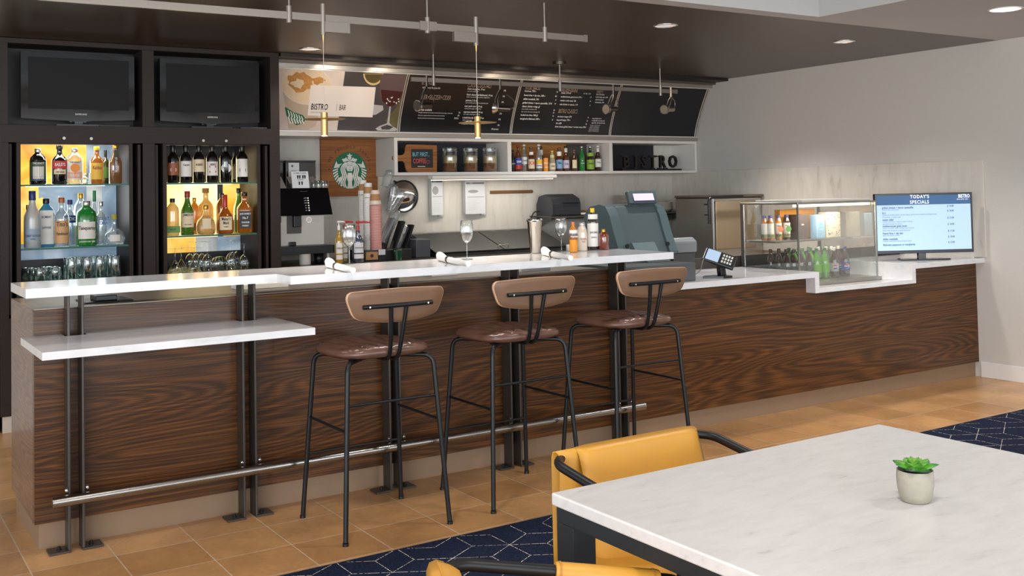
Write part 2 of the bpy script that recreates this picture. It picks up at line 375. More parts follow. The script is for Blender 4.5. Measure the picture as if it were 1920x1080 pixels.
# double flat-bar posts
def post():
    t = thing('bar_support_post', 'x', 'post', (0, 0, 0), 'dark iron posts under the bar top')
    for s in (-1, 1):
        u = MB(); x0 = s * .022
        prof = [(x0, 0), (x0, .008)] if 0 else None
        u.box(min(x0, x0 + s * .010), -.085, .009, max(x0, x0 + s * .010), -.006, 1.0435)
        u.box(min(x0, x0 + s * .082), -.088, .0, max(x0, x0 + s * .082), -.004, .0088)
        u.build('upright', IRON, t, bevel=.002)
        b = MB(); b.cyl((s * .062, -.046, .009), (s * .062, -.046, .012), .011, 12); b.cyl((s * .062, -.046, .012), (s * .062, -.046, .022), .006, 6)
        b.build('anchor_bolt', BLACKM, t)
    MB().box(-.10, -.085, 1.035, .10, -.006, 1.0438).build('top_plate', IRON, t)
    return t
POSTX = [.145, .868, 1.583, 2.275, 2.985]
plab = ['dark iron post at the left end of the bar, passing through the drink ledge', 'dark iron post through the right part of the white drink ledge',
        'dark iron post standing behind the legs of the nearest bar stool', 'dark iron post behind the middle of the three bar stools', 'dark iron post behind the furthest bar stool, at the end of the raised bar top']
p0 = post(); p0.location = (POSTX[0], 0, 0); p0['label'] = plab[0]
for x, l in zip(POSTX[1:], plab[1:]): dup(p0, (x, 0, 0), 0, l)
fr = thing('foot_rail', 'polished metal foot rail running low along the bar front', 'foot rail', (1.55, -.13, 0))
r = MB(); r.cyl((.045, -.135, .222), (3.085, -.135, .222), .0215, 20); r.build('pipe', RAILM, fr)
for x in POSTX:
    b = MB(); b.box(x - .035, -.112, .222, x + .035, -.088, .232); b.box(x - .045, -.092, .222, x - .035, -.086, .262); b.box(x + .035, -.092, .222, x + .045, -.086, .262)
    b.cyl((x - .040, -.086, .250), (x - .040, -.098, .250), .005, 8); b.cyl((x + .040, -.086, .250), (x + .040, -.098, .250), .005, 8)
    b.build('bracket', CHROME, fr)

# ------------------------------------------------------------------ bar stools
def stool():
    t = thing('bar_stool', 'x', 'bar stool', (0, 0, 0), 'leather bar stools at the bar')
    # local: centre at seat centre, front towards +Y (bar), z up
    zs = .734; HW, HD = .155, .15; FX, FY = .242, .232   # leg tops and feet
    # seat pad: rounded trapezoid with vertical channel seams
    def pad(u, v):
        a = 2 * PI * u
        c, s = math.cos(a), math.sin(a); x = math.copysign(abs(c) ** .62, c); y = math.copysign(abs(s) ** .62, s)
        wid = .226 * (1 + .03 * y)
        rr, z = v
        X, Y = x * wid * rr, y * .205 * rr
        ch = 0
        if z > .5:
            fan = X / (.6 + .5 * (Y + .205) / .41); ph = (fan / .078) % 1.0
            ch = -.012 * math.exp(-((min(ph, 1 - ph)) / .075) ** 2) * (1 - rr ** 6) + .003 * math.cos(2 * PI * (ph - .5)) * (1 - rr ** 2)
        zz = zs + .048 * z + ch - .006 * max(0, (1 - rr)) - .012 * (x * x) * (z > .4) * rr
        return (X, Y, zz)
    prof = [(.0, 0), (.8, 0), (.93, .02), (.985, .2), (1.0, .45), (.985, .72), (.95, .9), (.88, 1.0), (.81, 1.04)] + [(.75 - .05 * q_, 1.08 + .02 * min(1, q_ / 2)) for q_ in range(15)] + [(0, 1.1)]
    sb = MB(); nu = 144; vs = []; fs = []
    for pr in prof:
        for i in range(nu): vs.append(pad(i / nu, pr))
    for k in range(len(prof) - 1):
        for i in range(nu): fs.append((k * nu + i, k * nu + (i + 1) % nu, (k + 1) * nu + (i + 1) % nu, (k + 1) * nu + i))
    sb.add(vs, fs, 0, True); sb.build('seat', SEATL, t)
    # legs, bent at the top into short horizontal arms under the seat
    for sx in (-1, 1):
        for sy in (-1, 1):
            lg = MB(); top = Vector((sx * (HW + .045), sy * (HD + .03), zs - .012)); foot = Vector((sx * FX, sy * FY, .0))
            inn = Vector((sx * .07, sy * .06, zs - .012))
            lg.tube(fillet([inn, top, foot + (top - foot) * .02 + Vector((0, 0, 0))], .045, 7), .0105, 12)
            lo = lg.build('leg', BLACKM, t)
            MB().cyl(foot, foot + Vector((0, 0, .012)), .0125, 12).build('glide', BLACKP, lo)
    def legp(sx, sy, z):
        top = Vector((sx * (HW + .045), sy * (HD + .03), zs - .012)); foot = Vector((sx * FX, sy * FY, 0)); k = z / (zs - .012); return foot + (top - foot) * k
    for (a, b, z) in (((-1, -1), (1, -1), .55), ((-1, 1), (1, 1), .283), ((-1, -1), (-1, 1), .445), ((1, -1), (1, 1), .445)):
        MB().cyl(legp(*a, z), legp(*b, z), .006, 10).build('stretcher', BLACKM, t)
    for q_ in (-.10, .10): MB().tube([(-.16, q_, zs - .006), (.16, q_, zs - .006)], .008, 8).build('seat_rail', BLACKM, t)
    # back supports: two rods rising from under the seat edge
    zc = .945
    for s in (-1, 1):
        u = MB(); u.tube(fillet([(s * .020, -.02, zs - .012), (s * .020, -.205, zs - .012), (s * .026, -.238, zs + .10), (s * .036, -.262, zc + .008)], .045, 6), .0088, 12)
        u.build('back_upright', BLACKM, t)
    def yb(x): return -.268 + .30 * x * x * 1.1    # curved ends wrap forward
    bar = MB(); bar.tube([(x / 100, yb(x / 100) + .004, zc + .012 ) for x in range(-16, 17, 2)], .0095, 12)
    bo = bar.build('back_bar', BLACKM, t)
    for s in (-1, 1):
        MB().cyl((s * .135, yb(.135) - .006, zc + .012), (s * .135, yb(.135) - .0075, zc + .012), .004, 8).build('screw', CHROME, bo)
    # plywood backrest: wide top edge, narrower rounded bottom
    pts = []
    for (x, z) in [(-.226, .032), (-.214, .055), (-.17, .060), (0, .065), (.17, .060), (.214, .055), (.226, .032), (.215, -.005), (.195, -.045), (.16, -.062), (.08, -.074), (0, -.078), (-.08, -.074), (-.16, -.062), (-.195, -.045), (-.215, -.005)]:
        pts.append((x, z))
    sm_ = []
    n = len(pts)
    for i in range(n):
        a, b, c, d = pts[i - 1], pts[i], pts[(i + 1) % n], pts[(i + 2) % n]
        for k in range(4):
            q = k / 4; f = lambda a, b, c, d: .5 * (2 * b + (c - a) * q + (2 * a - 5 * b + 4 * c - d) * q * q + (3 * b - a - 3 * c + d) * q ** 3)
            sm_.append((f(a[0], b[0], c[0], d[0]), f(a[1], b[1], c[1], d[1])))
    bk = MB(); K = len(sm_); rings = []
    def face_ring(sc, dy): return [(x * sc, yb(x * sc) + dy + .03 * z * -1.2, zc + .02 + z * sc) for x, z in sm_]
    def bp(x, z, dy): return (x, yb(x) + dy - .10 * z, zc + .018 + z)
    lay = [(.0, .014), (.35, .014), (.7, .014), (.985, .014), (1.0, .0165), (1.0, .0265), (.985, .029), (.7, .029), (.35, .029), (0, .029)]
    vs = [bp(x * s_, z * s_, d_) for s_, d_ in lay for x, z in sm_]; fs0 = []; fs1 = []
    for k in range(len(lay) - 1):
        for i in range(K):
            f = (k * K + i, (k + 1) * K + i, (k + 1) * K + (i + 1) % K, k * K + (i + 1) % K)
            (fs1 if 3 <= k <= 5 else fs0).append(f)
    bk.add(vs, fs0, 0, True); o_ = len(bk.v) - len(vs)
    for f in fs1: bk.f.append(tuple(i + o_ for i in f)); bk.mi.append(1); bk.sm.append(False)
    bk.build('backrest', [PLYF, PLYE], t)
    return t
s0 = stool(); s0.location = (1.300, -.445, 0); s0['label'] = 'brown leather bar stool nearest the drink ledge, first from the left'
dup(s0, (2.012, -.432, 0), 0, 'brown leather bar stool standing between the two others')
dup(s0, (2.733, -.41, 0), .0, 'brown leather bar stool furthest along the bar, partly behind the yellow armchair')

# ------------------------------------------------------------------ rug with pale broken lines
rg = MB(); x0, x1, y0, y1 = -1.2, 5.75, -4.6, -.857
rg.box(x0, y0, 0, x1, y1, .009, 0)
m, N, L, P = newmat('navy_pile'); tc = N.new('ShaderNodeTexCoord'); n = N.new('ShaderNodeTexNoise'); n.inputs['Scale'].default_value = 140; n.inputs['Detail'].default_value = 3
L.new(tc.outputs['Object'], n.inputs['Vector']); r = ramp(N, [(.3, (13, 18, 33)), (.7, (36, 45, 70))]); L.new(n.outputs['Fac'], r.inputs[0]); L.new(r.outputs[0], P.inputs['Base Color'])
bm_ = N.new('ShaderNodeBump'); bm_.inputs['Strength'].default_value = .8; bm_.inputs['Distance'].default_value = .004; L.new(n.outputs['Fac'], bm_.inputs['Height']); L.new(bm_.outputs[0], P.inputs['Normal'])
P.inputs['Roughness'].default_value = .95; P.inputs['Specular IOR Level'].default_value = .1
rr = random.Random(3); LW = .0014
def dash(a, b):
    a, b = Vector(a), Vector(b); d = (b - a); l = d.length; d.normalize(); w = Vector((-d.y, d.x)) ; t = 0
    while t < l:
        e = min(l, t + rr.uniform(.006, .03)); lw = LW * rr.uniform(.55, 1.3)
        p, q = a + d * t, a + d * e
        if min(p.x, q.x) > x0 + .005 and max(p.x, q.x) < x1 - .005 and max(p.y, q.y) < y1 - .004 and min(p.y, q.y) > y0:
            rg.add([(*(p - w * lw), .0093), (*(q - w * lw), .0093), (*(q + w * lw), .0093), (*(p + w * lw), .0093)], [(0, 1, 2, 3)], 1)
        t = e + rr.uniform(.0, .009)
for j in range(-18, 3):
    for i in range(-16, 24):
        hx = 1.59 + .26 * i + .13 * j; hy = -1.077 + .225 * j
        if not (x0 < hx < x1 + .2 and y0 < hy < y1 + .2): continue
        if (hy < -2.6 and hx > 1.0) : continue
        for k in range(6):
            a = PI / 6 + k * PI / 3
            if rr.random() < .1: continue
            dash((hx, hy), (hx + .15 * math.cos(a), hy + .15 * math.sin(a)))
tag(rg.build('rug', [m, M('cream_pile', (214, 206, 190), .9)]), 'navy blue rug with broken cream lines forming diamonds, under the white table', 'rug')

# ------------------------------------------------------------------ white table
tb = thing('dining_table', 'square white stone table with dark steel frame on the navy rug', 'table', (1.25, -3.3, .010))
TX0, TX1, TY0, TY1 = .677, 1.812, -3.86, -2.70
MB().box(TX0, TY0, .712, TX1, TY1, .74).build('tabletop', QT, tb, bevel=.004, seg=3)
ap = MB(); e = .008; w = .05
ap.box(TX0 + e, TY0 + e, .676, TX0 + e + w, TY1 - e, .7118).box(TX1 - e - w, TY0 + e, .676, TX1 - e, TY1 - e, .7118)
ap.box(TX0 + e + w, TY1 - e - w, .676, TX1 - e - w, TY1 - e, .7118).box(TX0 + e + w, TY0 + e, .676, TX1 - e - w, TY0 + e + w, .7118)
ap.build('apron_frame', CHARC, tb, bevel=.0015)
for sx in (0, 1):
    for sy in (0, 1):
        a = TX0 + e if not sx else TX1 - e - .062; b = TY0 + e if not sy else TY1 - e - .062
        MB().box(a, b, .010, a + .062, b + .062, .6759).build('leg', CHARC, tb, bevel=.0015)

# ------------------------------------------------------------------ succulent
pc = W(1737, 948, Z=.74); pc.y += .033; pc.x += .01
pt = thing('potted_succulent', 'small green succulent in a grey concrete pot on the white table', 'plant', tuple(pc))
cc = tuple(pc)
pb = MB(); R0 = .0385
pb.lathe([(0, 0), (.026, 0), (.030, .003), (.0345, .016), (.0378, .035), (.0385, .05), (.0375, .067), (.0345, .067), (.0335, .055), (0, .055)], cc, 32)
pb.build('pot', M('concrete', (150, 144, 131), .8, noise=.09, nscale=45, bump=.25), pt)
MB().lathe([(0, .056), (.0336, .056)], cc, 24).build('soil', M('soil', (48, 38, 30), .95), pt)
m, N, L, P = newmat('succulent_leaf'); tc = N.new('ShaderNodeTexCoord'); sep = N.new('ShaderNodeSeparateXYZ'); L.new(tc.outputs['Generated'], sep.inputs[0])
vl = N.new('ShaderNodeVectorMath'); vl.operation = 'DISTANCE'; vl.inputs[1].default_value = (.5, .5, .6); L.new(tc.outputs['Generated'], vl.inputs[0])
r = ramp(N, [(.0, (176, 200, 44)), (.22, (112, 172, 52)), (.42, (56, 122, 44)), (.52, (40, 60, 44))]); L.new(vl.outputs['Value'], r.inputs[0]); L.new(r.outputs[0], P.inputs['Base Color']); P.inputs['Roughness'].default_value = .4
lf = MB(); rl = random.Random(5)
for ringi, (cnt, ln, el, z) in enumerate([(7, .050, 22, .064), (7, .041, 36, .066), (6, .032, 50, .068), (5, .023, 66, .071), (3, .015, 80, .073)]):
    for k in range(cnt):
        a = 2 * PI * (k + .5 * (ringi % 2)) / cnt + rl.uniform(-.1, .1); e_ = math.radians(el + rl.uniform(-5, 5)); l2 = ln * rl.uniform(.92, 1.08)
        d = Vector((math.cos(a) * math.cos(e_), math.sin(a) * math.cos(e_), math.sin(e_))); sd = Vector((-math.sin(a), math.cos(a), 0)); nn = d.cross(sd) * -1
        base = Vector(cc) + Vector((0, 0, z))
        def leaf(u, v, d=d, sd=sd, nn=nn, l2=l2, base=base):
            wdt = l2 * .30 * math.sin(min(1, v * 1.02) ** .75 * PI) ** .7 + .001 * (1 - v); a_ = u * 2 * PI
            return base + d * (l2 * v) + sd * (wdt * math.cos(a_)) + nn * (wdt * .34 * math.sin(a_) + l2 * .12 * v * v + .12 * wdt * math.cos(2 * a_))
        lf.grid(leaf, 10, 7)
lf.build('rosette', m, pt)

# ------------------------------------------------------------------ leather sling armchairs
def armchair(name_label):
    t = thing('armchair', name_label, 'armchair', (0, 0, 0), 'tan leather armchairs at the white table')
    # local: back rail along X at y=0, seat reaches -Y, floor at 0
    hw = .268; zr = .680
    fm = MB()
    fm.tube(fillet([(-hw, -.56, .0), (-hw - .005, -.52, .605), (-hw - .012, -.05, .678), (-hw + .03, 0, zr + .0), (hw - .03, 0, zr), (hw + .012, -.05, .678), (hw + .005, -.52, .605), (hw, -.56, .0)], .05, 7), .0125, 14)
    fm.build('arm_frame', BLACKM, t)
    for s in (-1, 1):
        MB().tube([(s * (hw - .05), .0, .678), (s * (hw - .05), .012, .45), (s * (hw - .03), .05, .0)], .011, 12).build('leg', BLACKM, t)
        MB().tube([(s * (hw - .015), -.02, .40), (s * (hw - .004), -.525, .43)], .010, 10).build('side_rail', BLACKM, t)
        # leather sleeve on the arm
        a = MB()
        A = Vector((s * (hw + .0085), -.24, .6478)); B = Vector((s * (hw + .0055), -.455, .6145))
        a.tube([A, A + (B - A) * .02, A + (B - A) * .98, B], [.0185, .020, .020, .0185], 18); ar = a.build('arm_sleeve', LEATH, t)
        for q_ in (.03, .93): MB().tube([A + (B - A) * q_, A + (B - A) * (q_ + .02)], .0212, 18).build('seam', M('leather_seam', (180, 122, 48), .55), ar)
    # outer sling: wraps over the rail, hangs front and back
    W2 = hw - .016; path = [(.016, .36), (.018, .45), (.019, .56), (.0185, .66), (.018, zr), (.0125, zr + .0145), (0, zr + .0185), (-.0125, zr + .0145), (-.017, zr - .002), (-.018, .62), (-.012, .5), (-.01, .40)]
    sl_ = MB()
    sl_.grid(lambda u, v: ((-W2 + 2 * W2 * u), path[min(11, int(v * 11 + .5))][0], path[min(11, int(v * 11 + .5))][1] + .004 * math.cos(u * PI * 2) * 0), 8, 11)
    sl_.build('back_sling', LEATH, t, solid=.004)
    # padded inner back and seat
    cu = MB(); cw = W2 - .042
    def cush(u, v):
        x = -cw + .02 + (2 * cw + .016) * u; z = zr + .006 - v * .34; e1 = min(u, 1 - u) * 2 * cw
        puff = .016 * min(1, (e1 / .03) ** .5) if e1 > 0 else 0
        y = -.022 - puff - .02 * math.sin(v * PI) - .06 * v
        if v < .08: y = .0 - (.022 + puff) * math.sin(v / .08 * PI / 2); z = zr + .0200 + .003 * min(1, e1 / .04) - (v / .08) * .014
        return (x, y, z)
    cu.grid(cush, 24, 26); cu.build('back_cushion', LEATH, t, solid=.004)
    se = MB()
    se.grid(lambda u, v: (-W2 + 2 * W2 * u, -.06 - .46 * v, .43 - .03 * math.sin(u * PI) - .015 * math.sin(v * PI) + .012 * v), 12, 12)
    se.build('seat_sling', LEATH, t, solid=.02)
    return t
a0 = armchair('tan leather sling armchair tucked behind the white table, near the stools'); a0.location = (1.222, -2.300, .010)
dup(a0, (.355 - .15, -2.86 - .225, .010 ), math.radians(68), 'tan leather armchair at the bottom edge, its sleeved arm beside the table leg')
# ------------------------------------------------------------------ display cabinet with television and bottle niches
CY = 2.49
cb = thing('display_cabinet', 'tall espresso wood cabinet with two television recesses above two lit bottle niches', 'cabinet', (1.07, 2.85, 0))
CX0, CX1, CD = .175, 1.976, 3.28
TVN = [(.219, 1.030), (1.106, 1.911)]; TVZ = (1.900, 2.412)
BN = [(.222, 1.031), (1.108, 1.903)]; BZ = (.70, 1.790)
fr = MB()
def face(x0, x1, z0, z1, m=0): fr.box(x0, CY, z0, x1, CY + .02, z1, m)
face(CX0, CX1, TVZ[1], CZ - .002); face(CX0, CX1, BZ[1], TVZ[0]); face(CX0, CX1, .10, BZ[0])
for z0, z1, Nn in ((TVZ[0], TVZ[1], TVN), (BZ[0], BZ[1], BN)):
    face(CX0, Nn[0][0], z0, z1); face(Nn[0][1], Nn[1][0], z0, z1); face(Nn[1][1], CX1, z0, z1)
fr.build('face_frame', CABW, cb, bevel=.001)
bx = MB(); bx.box(CX0, CY + .0201, .1, CX0 + .018, CD, CZ - .002).box(CX1 - .018, CY + .0201, .1, CX1, CD, CZ - .002).box(1.06, CY + .0201, .1, 1.078, CD, CZ - .002)
bx.box(CX0 + .018, CD - .02, .1, CX1 - .018, CD, CZ - .002)
bx.build('carcass', CABW, cb)
MB().box(CX0 + .01, CY + .01, 0, CX1, CY + .03, .1).build('toe_kick', M('toe_kick_pale', (196, 184, 172), .5), cb)
for (x0, x1) in TVN:
    n_ = MB(); n_.box(x0, CY + .02, TVZ[0] - .015, x1, CY + .28, TVZ[0]).box(x0, CY + .02, TVZ[1], x1, CY + .28, TVZ[1] + .015)
    n_.box(x0 - .02, CY + .02, TVZ[0], x0, CY + .28, TVZ[1]).box(x1, CY + .02, TVZ[0], x1 + .02, CY + .28, TVZ[1]).box(x0, CY + .26, TVZ[0], x1, CY + .28, TVZ[1])
    n_.build('television_recess', CABI, cb)
# niches: inner box standing inside a wider dark opening, leaves of the pocket doors seen edge-on at the sides
IN = [(.294, .947), (1.191, 1.817)]; IZ = (.918, 1.780)
def artmat(name, stops, seed, strength):
    m, N, L, P = newmat(name); tc = N.new('ShaderNodeTexCoord'); mp = N.new('ShaderNodeMapping'); mp.inputs['Location'].default_value = (seed, 0, 0)
    n = N.new('ShaderNodeTexNoise'); n.inputs['Scale'].default_value = 3.2; n.inputs['Detail'].default_value = 3; n.inputs['Distortion'].default_value = 1.2
    L.new(tc.outputs['Object'], mp.inputs[0]); L.new(mp.outputs[0], n.inputs['Vector']); r = ramp(N, stops); L.new(n.outputs['Fac'], r.inputs[0])
    L.new(r.outputs[0], P.inputs['Base Color']); L.new(r.outputs[0], P.inputs['Emission Color']); P.inputs['Emission Strength'].default_value = strength; P.inputs['Roughness'].default_value = .3
    return m
ART_Y = artmat('backlit_glass_yellow', [(.3, (214, 130, 24)), (.5, (240, 190, 70)), (.7, (250, 226, 150))], 0, .42)
ART_B = artmat('backlit_glass_blue', [(.3, (96, 116, 138)), (.5, (128, 150, 172)), (.7, (176, 190, 202))], 3, .20)
ART_G = artmat('backlit_glass_grey', [(.3, (120, 128, 134)), (.5, (168, 172, 172)), (.7, (206, 204, 198))], 5, .24)
ART_W = artmat('backlit_glass_warm', [(.3, (250, 200, 90)), (.48, (255, 226, 140)), (.7, (255, 246, 206))], 8, .5)
GSH = glassmat('shelf_glass', (.86, .95, .92), .5, .10)
GEDGE = M('shelf_glass_edge', (12, 92, 70), .4)
DY = 2.53
for k, (x0, x1) in enumerate(IN):
    ib = MB(); a, b = x0 - .024, x1 + .024; q0 = CY + .028
    ib.box(a, q0, IZ[0] - .24, x0, 2.92, IZ[1] + .06).box(x1, q0, IZ[0] - .24, b, 2.92, IZ[1] + .06).box(x0, q0, IZ[1], x1, q0 + .02, IZ[1] + .06).box(x0, q0 + .02, IZ[1] + .06, x1, 2.92, IZ[1] + .075)
    ib.box(x0, q0, IZ[0] - .24, x1, q0 + .02, IZ[0] - .022)
    ib.build('niche_box', CABW, cb)
    MB().box(x0, q0, IZ[0] - .02, x1, 2.92, IZ[0]).build('niche_floor', M('black_tray', (34, 32, 30), .3), cb)
    for s_, e0, e1 in ((-1, BN[k][0], a), (1, b, BN[k][1])):
        lf_ = MB(); xm = (e0 + e1) / 2
        lf_.box(xm - .010 + .012 * s_, CY + .024, .72, xm + .008 + .012 * s_, 2.88, 1.782); lf_.build('pocket_door_leaf', CABW, cb)
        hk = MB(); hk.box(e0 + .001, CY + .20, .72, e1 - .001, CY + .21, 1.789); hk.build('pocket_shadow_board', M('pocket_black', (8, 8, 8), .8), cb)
        if s_ > 0:
            for zz in (1.05, 1.22, 1.43, 1.62, 1.75):
                MB().cyl((e1 - .004, CY + .05, zz), (e1 - .010, CY + .05, zz), .0045, 8).build('hinge_screw', CHROME, cb)
    # backlit glass back, in bands
    bz = [IZ[0], 1.035, 1.14, 1.535, IZ[1] + .06]; yb_ = 2.90; P_ = MB()
    if k == 0:
        xs = [x0, x0 + .16, x0 + .46, x0 + .56, x1]
        bands = [(0, 4, 0, 1, 4), (0, 4, 1, 2, 1), (0, 1, 2, 3, 0), (1, 2, 2, 3, 1), (2, 3, 2, 3, 2), (3, 4, 2, 3, 1), (0, 2, 3, 4, 0), (2, 4, 3, 4, 1)]
    else:
        xs = [x0, x0 + .30, x0 + .46, x0 + .50, x1]
        bands = [(0, 4, 0, 1, 4), (0, 1, 1, 2, 0), (1, 2, 1, 2, 2), (2, 4, 1, 2, 1), (0, 2, 2, 3, 3), (2, 3, 2, 3, 4), (3, 4, 2, 3, 0), (0, 4, 3, 4, 4)]
    for i0, i1, j0, j1, mi in bands: P_.quad((xs[i0], yb_, bz[j0]), (xs[i1], yb_, bz[j0]), (xs[i1], yb_, bz[j1]), (xs[i0], yb_, bz[j1]), mi)
    if k == 0:   # torn orange shapes of the picture in the glass
        for (cx, cz, r_) in ((x0 + .15, 1.40, .06), (x0 + .19, 1.33, .05), (x0 + .42, 1.66, .05), (x0 + .10, 1.66, .07)):
            n_ = 14; P_.add([(cx + r_ * rr.uniform(.6, 1.1) * math.cos(2 * PI * i / n_), yb_ - .002, cz + r_ * rr.uniform(.6, 1.3) * math.sin(2 * PI * i / n_)) for i in range(n_)], [tuple(range(n_))], 0)
    P_.build('back_glass', [ART_Y, ART_B, ART_G, ART_W, M('niche_dark', (20, 18, 18), .4)], cb)
    SZ = [(1.526,), (1.124 if k == 0 else 1.168,)]
    for (sz,) in SZ:
        sh = MB(); sh.box(x0 + .001, DY + .0005, sz - .009, x1 - .001, 2.885, sz, 0); sh.box(x0 + .001, DY - .0012, sz - .0105, x1 - .001, DY + .0002, sz, 1)
        sh.build('glass_shelf', [GSH, GEDGE], cb)
NIKL = M('lock_metal', (150, 144, 136), .35, .9)
for x, z in ((.543, 1.819), (.707, 1.818), (1.431, 1.812), (1.589, 1.812)):
    l_ = MB(); l_.cyl((x, CY, z), (x, CY - .006, z), .0095, 20); l_.box(x - .001, CY - .0075, z - .005, x + .001, CY - .006, z + .005)
    l_.build('lock', NIKL, cb)
# light of the niches
for k, (x0, x1) in enumerate(IN):
    if k == 0: lamp('AREA', ((x0 + x1) / 2, 2.60, 1.835), 1.1, (1, .93, .8) if k == 0 else (1, .82, .5), size=(.5, .08), name='niche_strip_light')
    lamp('AREA', ((x0 + x1) / 2, 2.88, 1.50), 1.2 if k == 0 else 1.3, (.9, .95, 1) if k == 0 else (1, .8, .45), rot=(-PI / 2 + .0, 0, 0), size=(.5, .5), name='niche_back_light')

# televisions
for (px0, px1, lab) in ((.301, .993, 'black flat television, switched off, in the recess above the niche of clear spirits'), (1.160, 1.850, 'black flat television, switched off, in the recess above the niche with red wine bottles')):
    t = thing('television', lab, 'television', ((px0 + px1) / 2, 2.58, 1.905), 'televisions in the cabinet recesses')
    z0, z1 = 1.948, 2.372; yf = 2.55; mid = (px0 + px1) / 2
    bz_ = MB(); n_ = 16; bot = [(px1 - (px1 - px0) * i / n_, z0 - .012 * math.sin(PI * i / n_) - .010 * math.exp(-((i / n_ - .5) / .07) ** 2)) for i in range(n_ + 1)]
    bz_.prism([(px0, z1), (px1, z1)] + bot, yf, yf + .045, 'xz'); bz_.build('bezel', GLOSSB, t, bevel=.003)
    MB().box(px0 + .042, yf - .002, z0 + .062, px1 - .036, yf, z1 - .032).build('screen', M('screen_off', (30, 30, 31), .6, spec=.2), t)
    text('SAMSUNG', .015, WHITEI, t, (mid + .01, yf - .0015, z0 + .030), name='logo_lettering', bold=.01, sp=1.1)
    MB().box(mid - .05, yf + .046, 1.93, mid + .05, yf + .07, 2.05).box(mid - .14, yf - .02, 1.9005, mid + .14, yf + .12, 1.912).box(mid - .025, yf + .02, 1.912, mid + .025, yf + .0449, 1.936).build('stand', GLOSSB, t)
for (x, lab) in ((.865, 'slim black media box lying in front of the left television'), (1.80, 'slim black media box lying in front of the right television')):
    t = MB().box(x - .10, 2.512, 1.9005, x + .09, 2.545, 1.910); tag(t.build('media_box', BLACKP, None, bevel=.002), lab, 'media box')

# ------------------------------------------------------------------ back counter run under the wall
kb = thing('back_counter', 'low back counter with dark fronts and steel top behind the bar', 'counter', (4.2, 2.95, 0))
MB().box(1.995, 2.62, .10, XR - .02, 3.30, .88).build('base_units', M('back_unit_grey', (84, 80, 76), .5), kb)
MB().box(1.990, 2.58, .8801, XR - .018, 3.301, .915).build('counter_steel_top', STEELD, kb)
dr = 0
for i in range(6):
    x = 2.02 + i * .72
    MB().box(x, 2.60, .14, x + .70, 2.6199, .86).build('front_door', M('back_door_brown', (112, 80, 54), .45) if i in (0, 2) else M('back_door_steel', (96, 96, 96), .4, .6), kb)
# under-counter glass racks and ledge seen through the gap below the bar top
gr = thing('glass_rack', 'low dark rack holding tumblers behind the bar, below the left niche', 'glass rack', (.7, 2.42, .70))
MB().box(.30, 2.30, .62, 1.20, 2.485, .635).box(.30, 2.475, .635, 1.20, 2.485, .84).build('rack_tray', M('rack_black', (24, 23, 22), .4), gr)
for i in range(7):
    x = .38 + i * .118
    tag(MB().lathe([(.036, 0), (.032, .085), (.030, .09), (0, .09)], (x, 2.38, .6355), 14).build('tumbler', GLSK), 'upturned tumbler in the dark rack below the bar top, %s from the left' % ORD[i], 'glass', 'tumblers in the low rack')

# ------------------------------------------------------------------ illuminated menu canopy
mc = thing('menu_canopy', 'metal framed slanted menu canopy with four panels above the back shelves', 'menu board', (4.2, 3.0, 1.88))
MX0, MX1 = 1.99, XR - .004
def ms(t): return 2.935 - .195 * t ** 1.35, 1.925 + .445 * t      # panel face: y, z
body = [(3.30, 1.880), (2.93, 1.880), (2.93, 1.918)]
prof = [(ms(i / 10)[0] + .012, ms(i / 10)[1]) for i in range(11)]
prof = [(ms(i / 24)[0] + .012, ms(i / 24)[1]) for i in range(25)]
poly = [(3.30, 1.880), (2.925, 1.880), (2.925, 1.918)] + prof + [(2.745, 2.376), (2.735, 2.40), (2.755, 2.402), (2.755, CZ - .001), (3.30, CZ - .001)]
MB().prism(poly, MX0, MX1, 'yz').build('canopy_body', ALU, mc)
MB().box(MX0, 2.700, 2.374, MX1, 2.745, 2.404).build('top_fascia', ALU, mc)
MB().box(MX0, 2.655, 2.405, MX1, 2.756, 2.4235).build('crown_fascia', M('aluminium_dark', (122, 112, 102), .4, .8), mc)
MB().box(MX0, 2.918, 1.914, MX1, 2.934, 1.922).box(MX0, 2.726, 2.368, MX1, 2.7395, 2.3735).build('bright_edge', M('bright_edge', (240, 236, 228), .25, .4), mc)
PB = [1.99, 3.137, 4.216, 5.298, 6.345]
CHK = M('menu_black', (26, 27, 30), .24, noise=.06, nscale=30)
m, N, L, P = newmat('photo_pale_table'); MATS['pale'] = m
tc = N.new('ShaderNodeTexCoord'); n = N.new('ShaderNodeTexNoise'); n.inputs['Scale'].default_value = 3; L.new(tc.outputs['Object'], n.inputs['Vector'])
r = ramp(N, [(.3, (206, 188, 174)), (.7, (232, 216, 204))]); L.new(n.outputs['Fac'], r.inputs[0]); L.new(r.outputs[0], P.inputs['Base Color']); P.inputs['Roughness'].default_value = .3
def strip(mb, xa, xb, off, m=0, ta=0, tb=1):
    nn = 24
    for i in range(nn):
        t0, t1 = ta + (tb - ta) * i / nn, ta + (tb - ta) * (i + 1) / nn
        (y0_, z0_), (y1_, z1_) = ms(t0), ms(t1)
        mb.quad((xa, y0_ - off, z0_), (xb, y0_ - off, z0_), (xb, y1_ - off, z1_), (xa, y1_ - off, z1_), m)
panels = []
for i in range(4):
    pm = MB(); strip(pm, PB[i] + .004, PB[i + 1] - .004, .002)
    panels.append(pm.build('menu_panel', MATS['pale'] if i == 0 else CHK, mc))
for i in range(1, 5):
    x = PB[i]; dv = MB(); tp = [ms(j / 8) for j in range(9)]
    for o_ in ((-.008, .008) if i < 4 else (.0, .022)):
        dv.tube([(x + o_, y - .004, z) for y, z in tp], .0055, 8)
    dv.build('panel_divider', M('divider_metal', (196, 190, 182), .3, .6), mc)
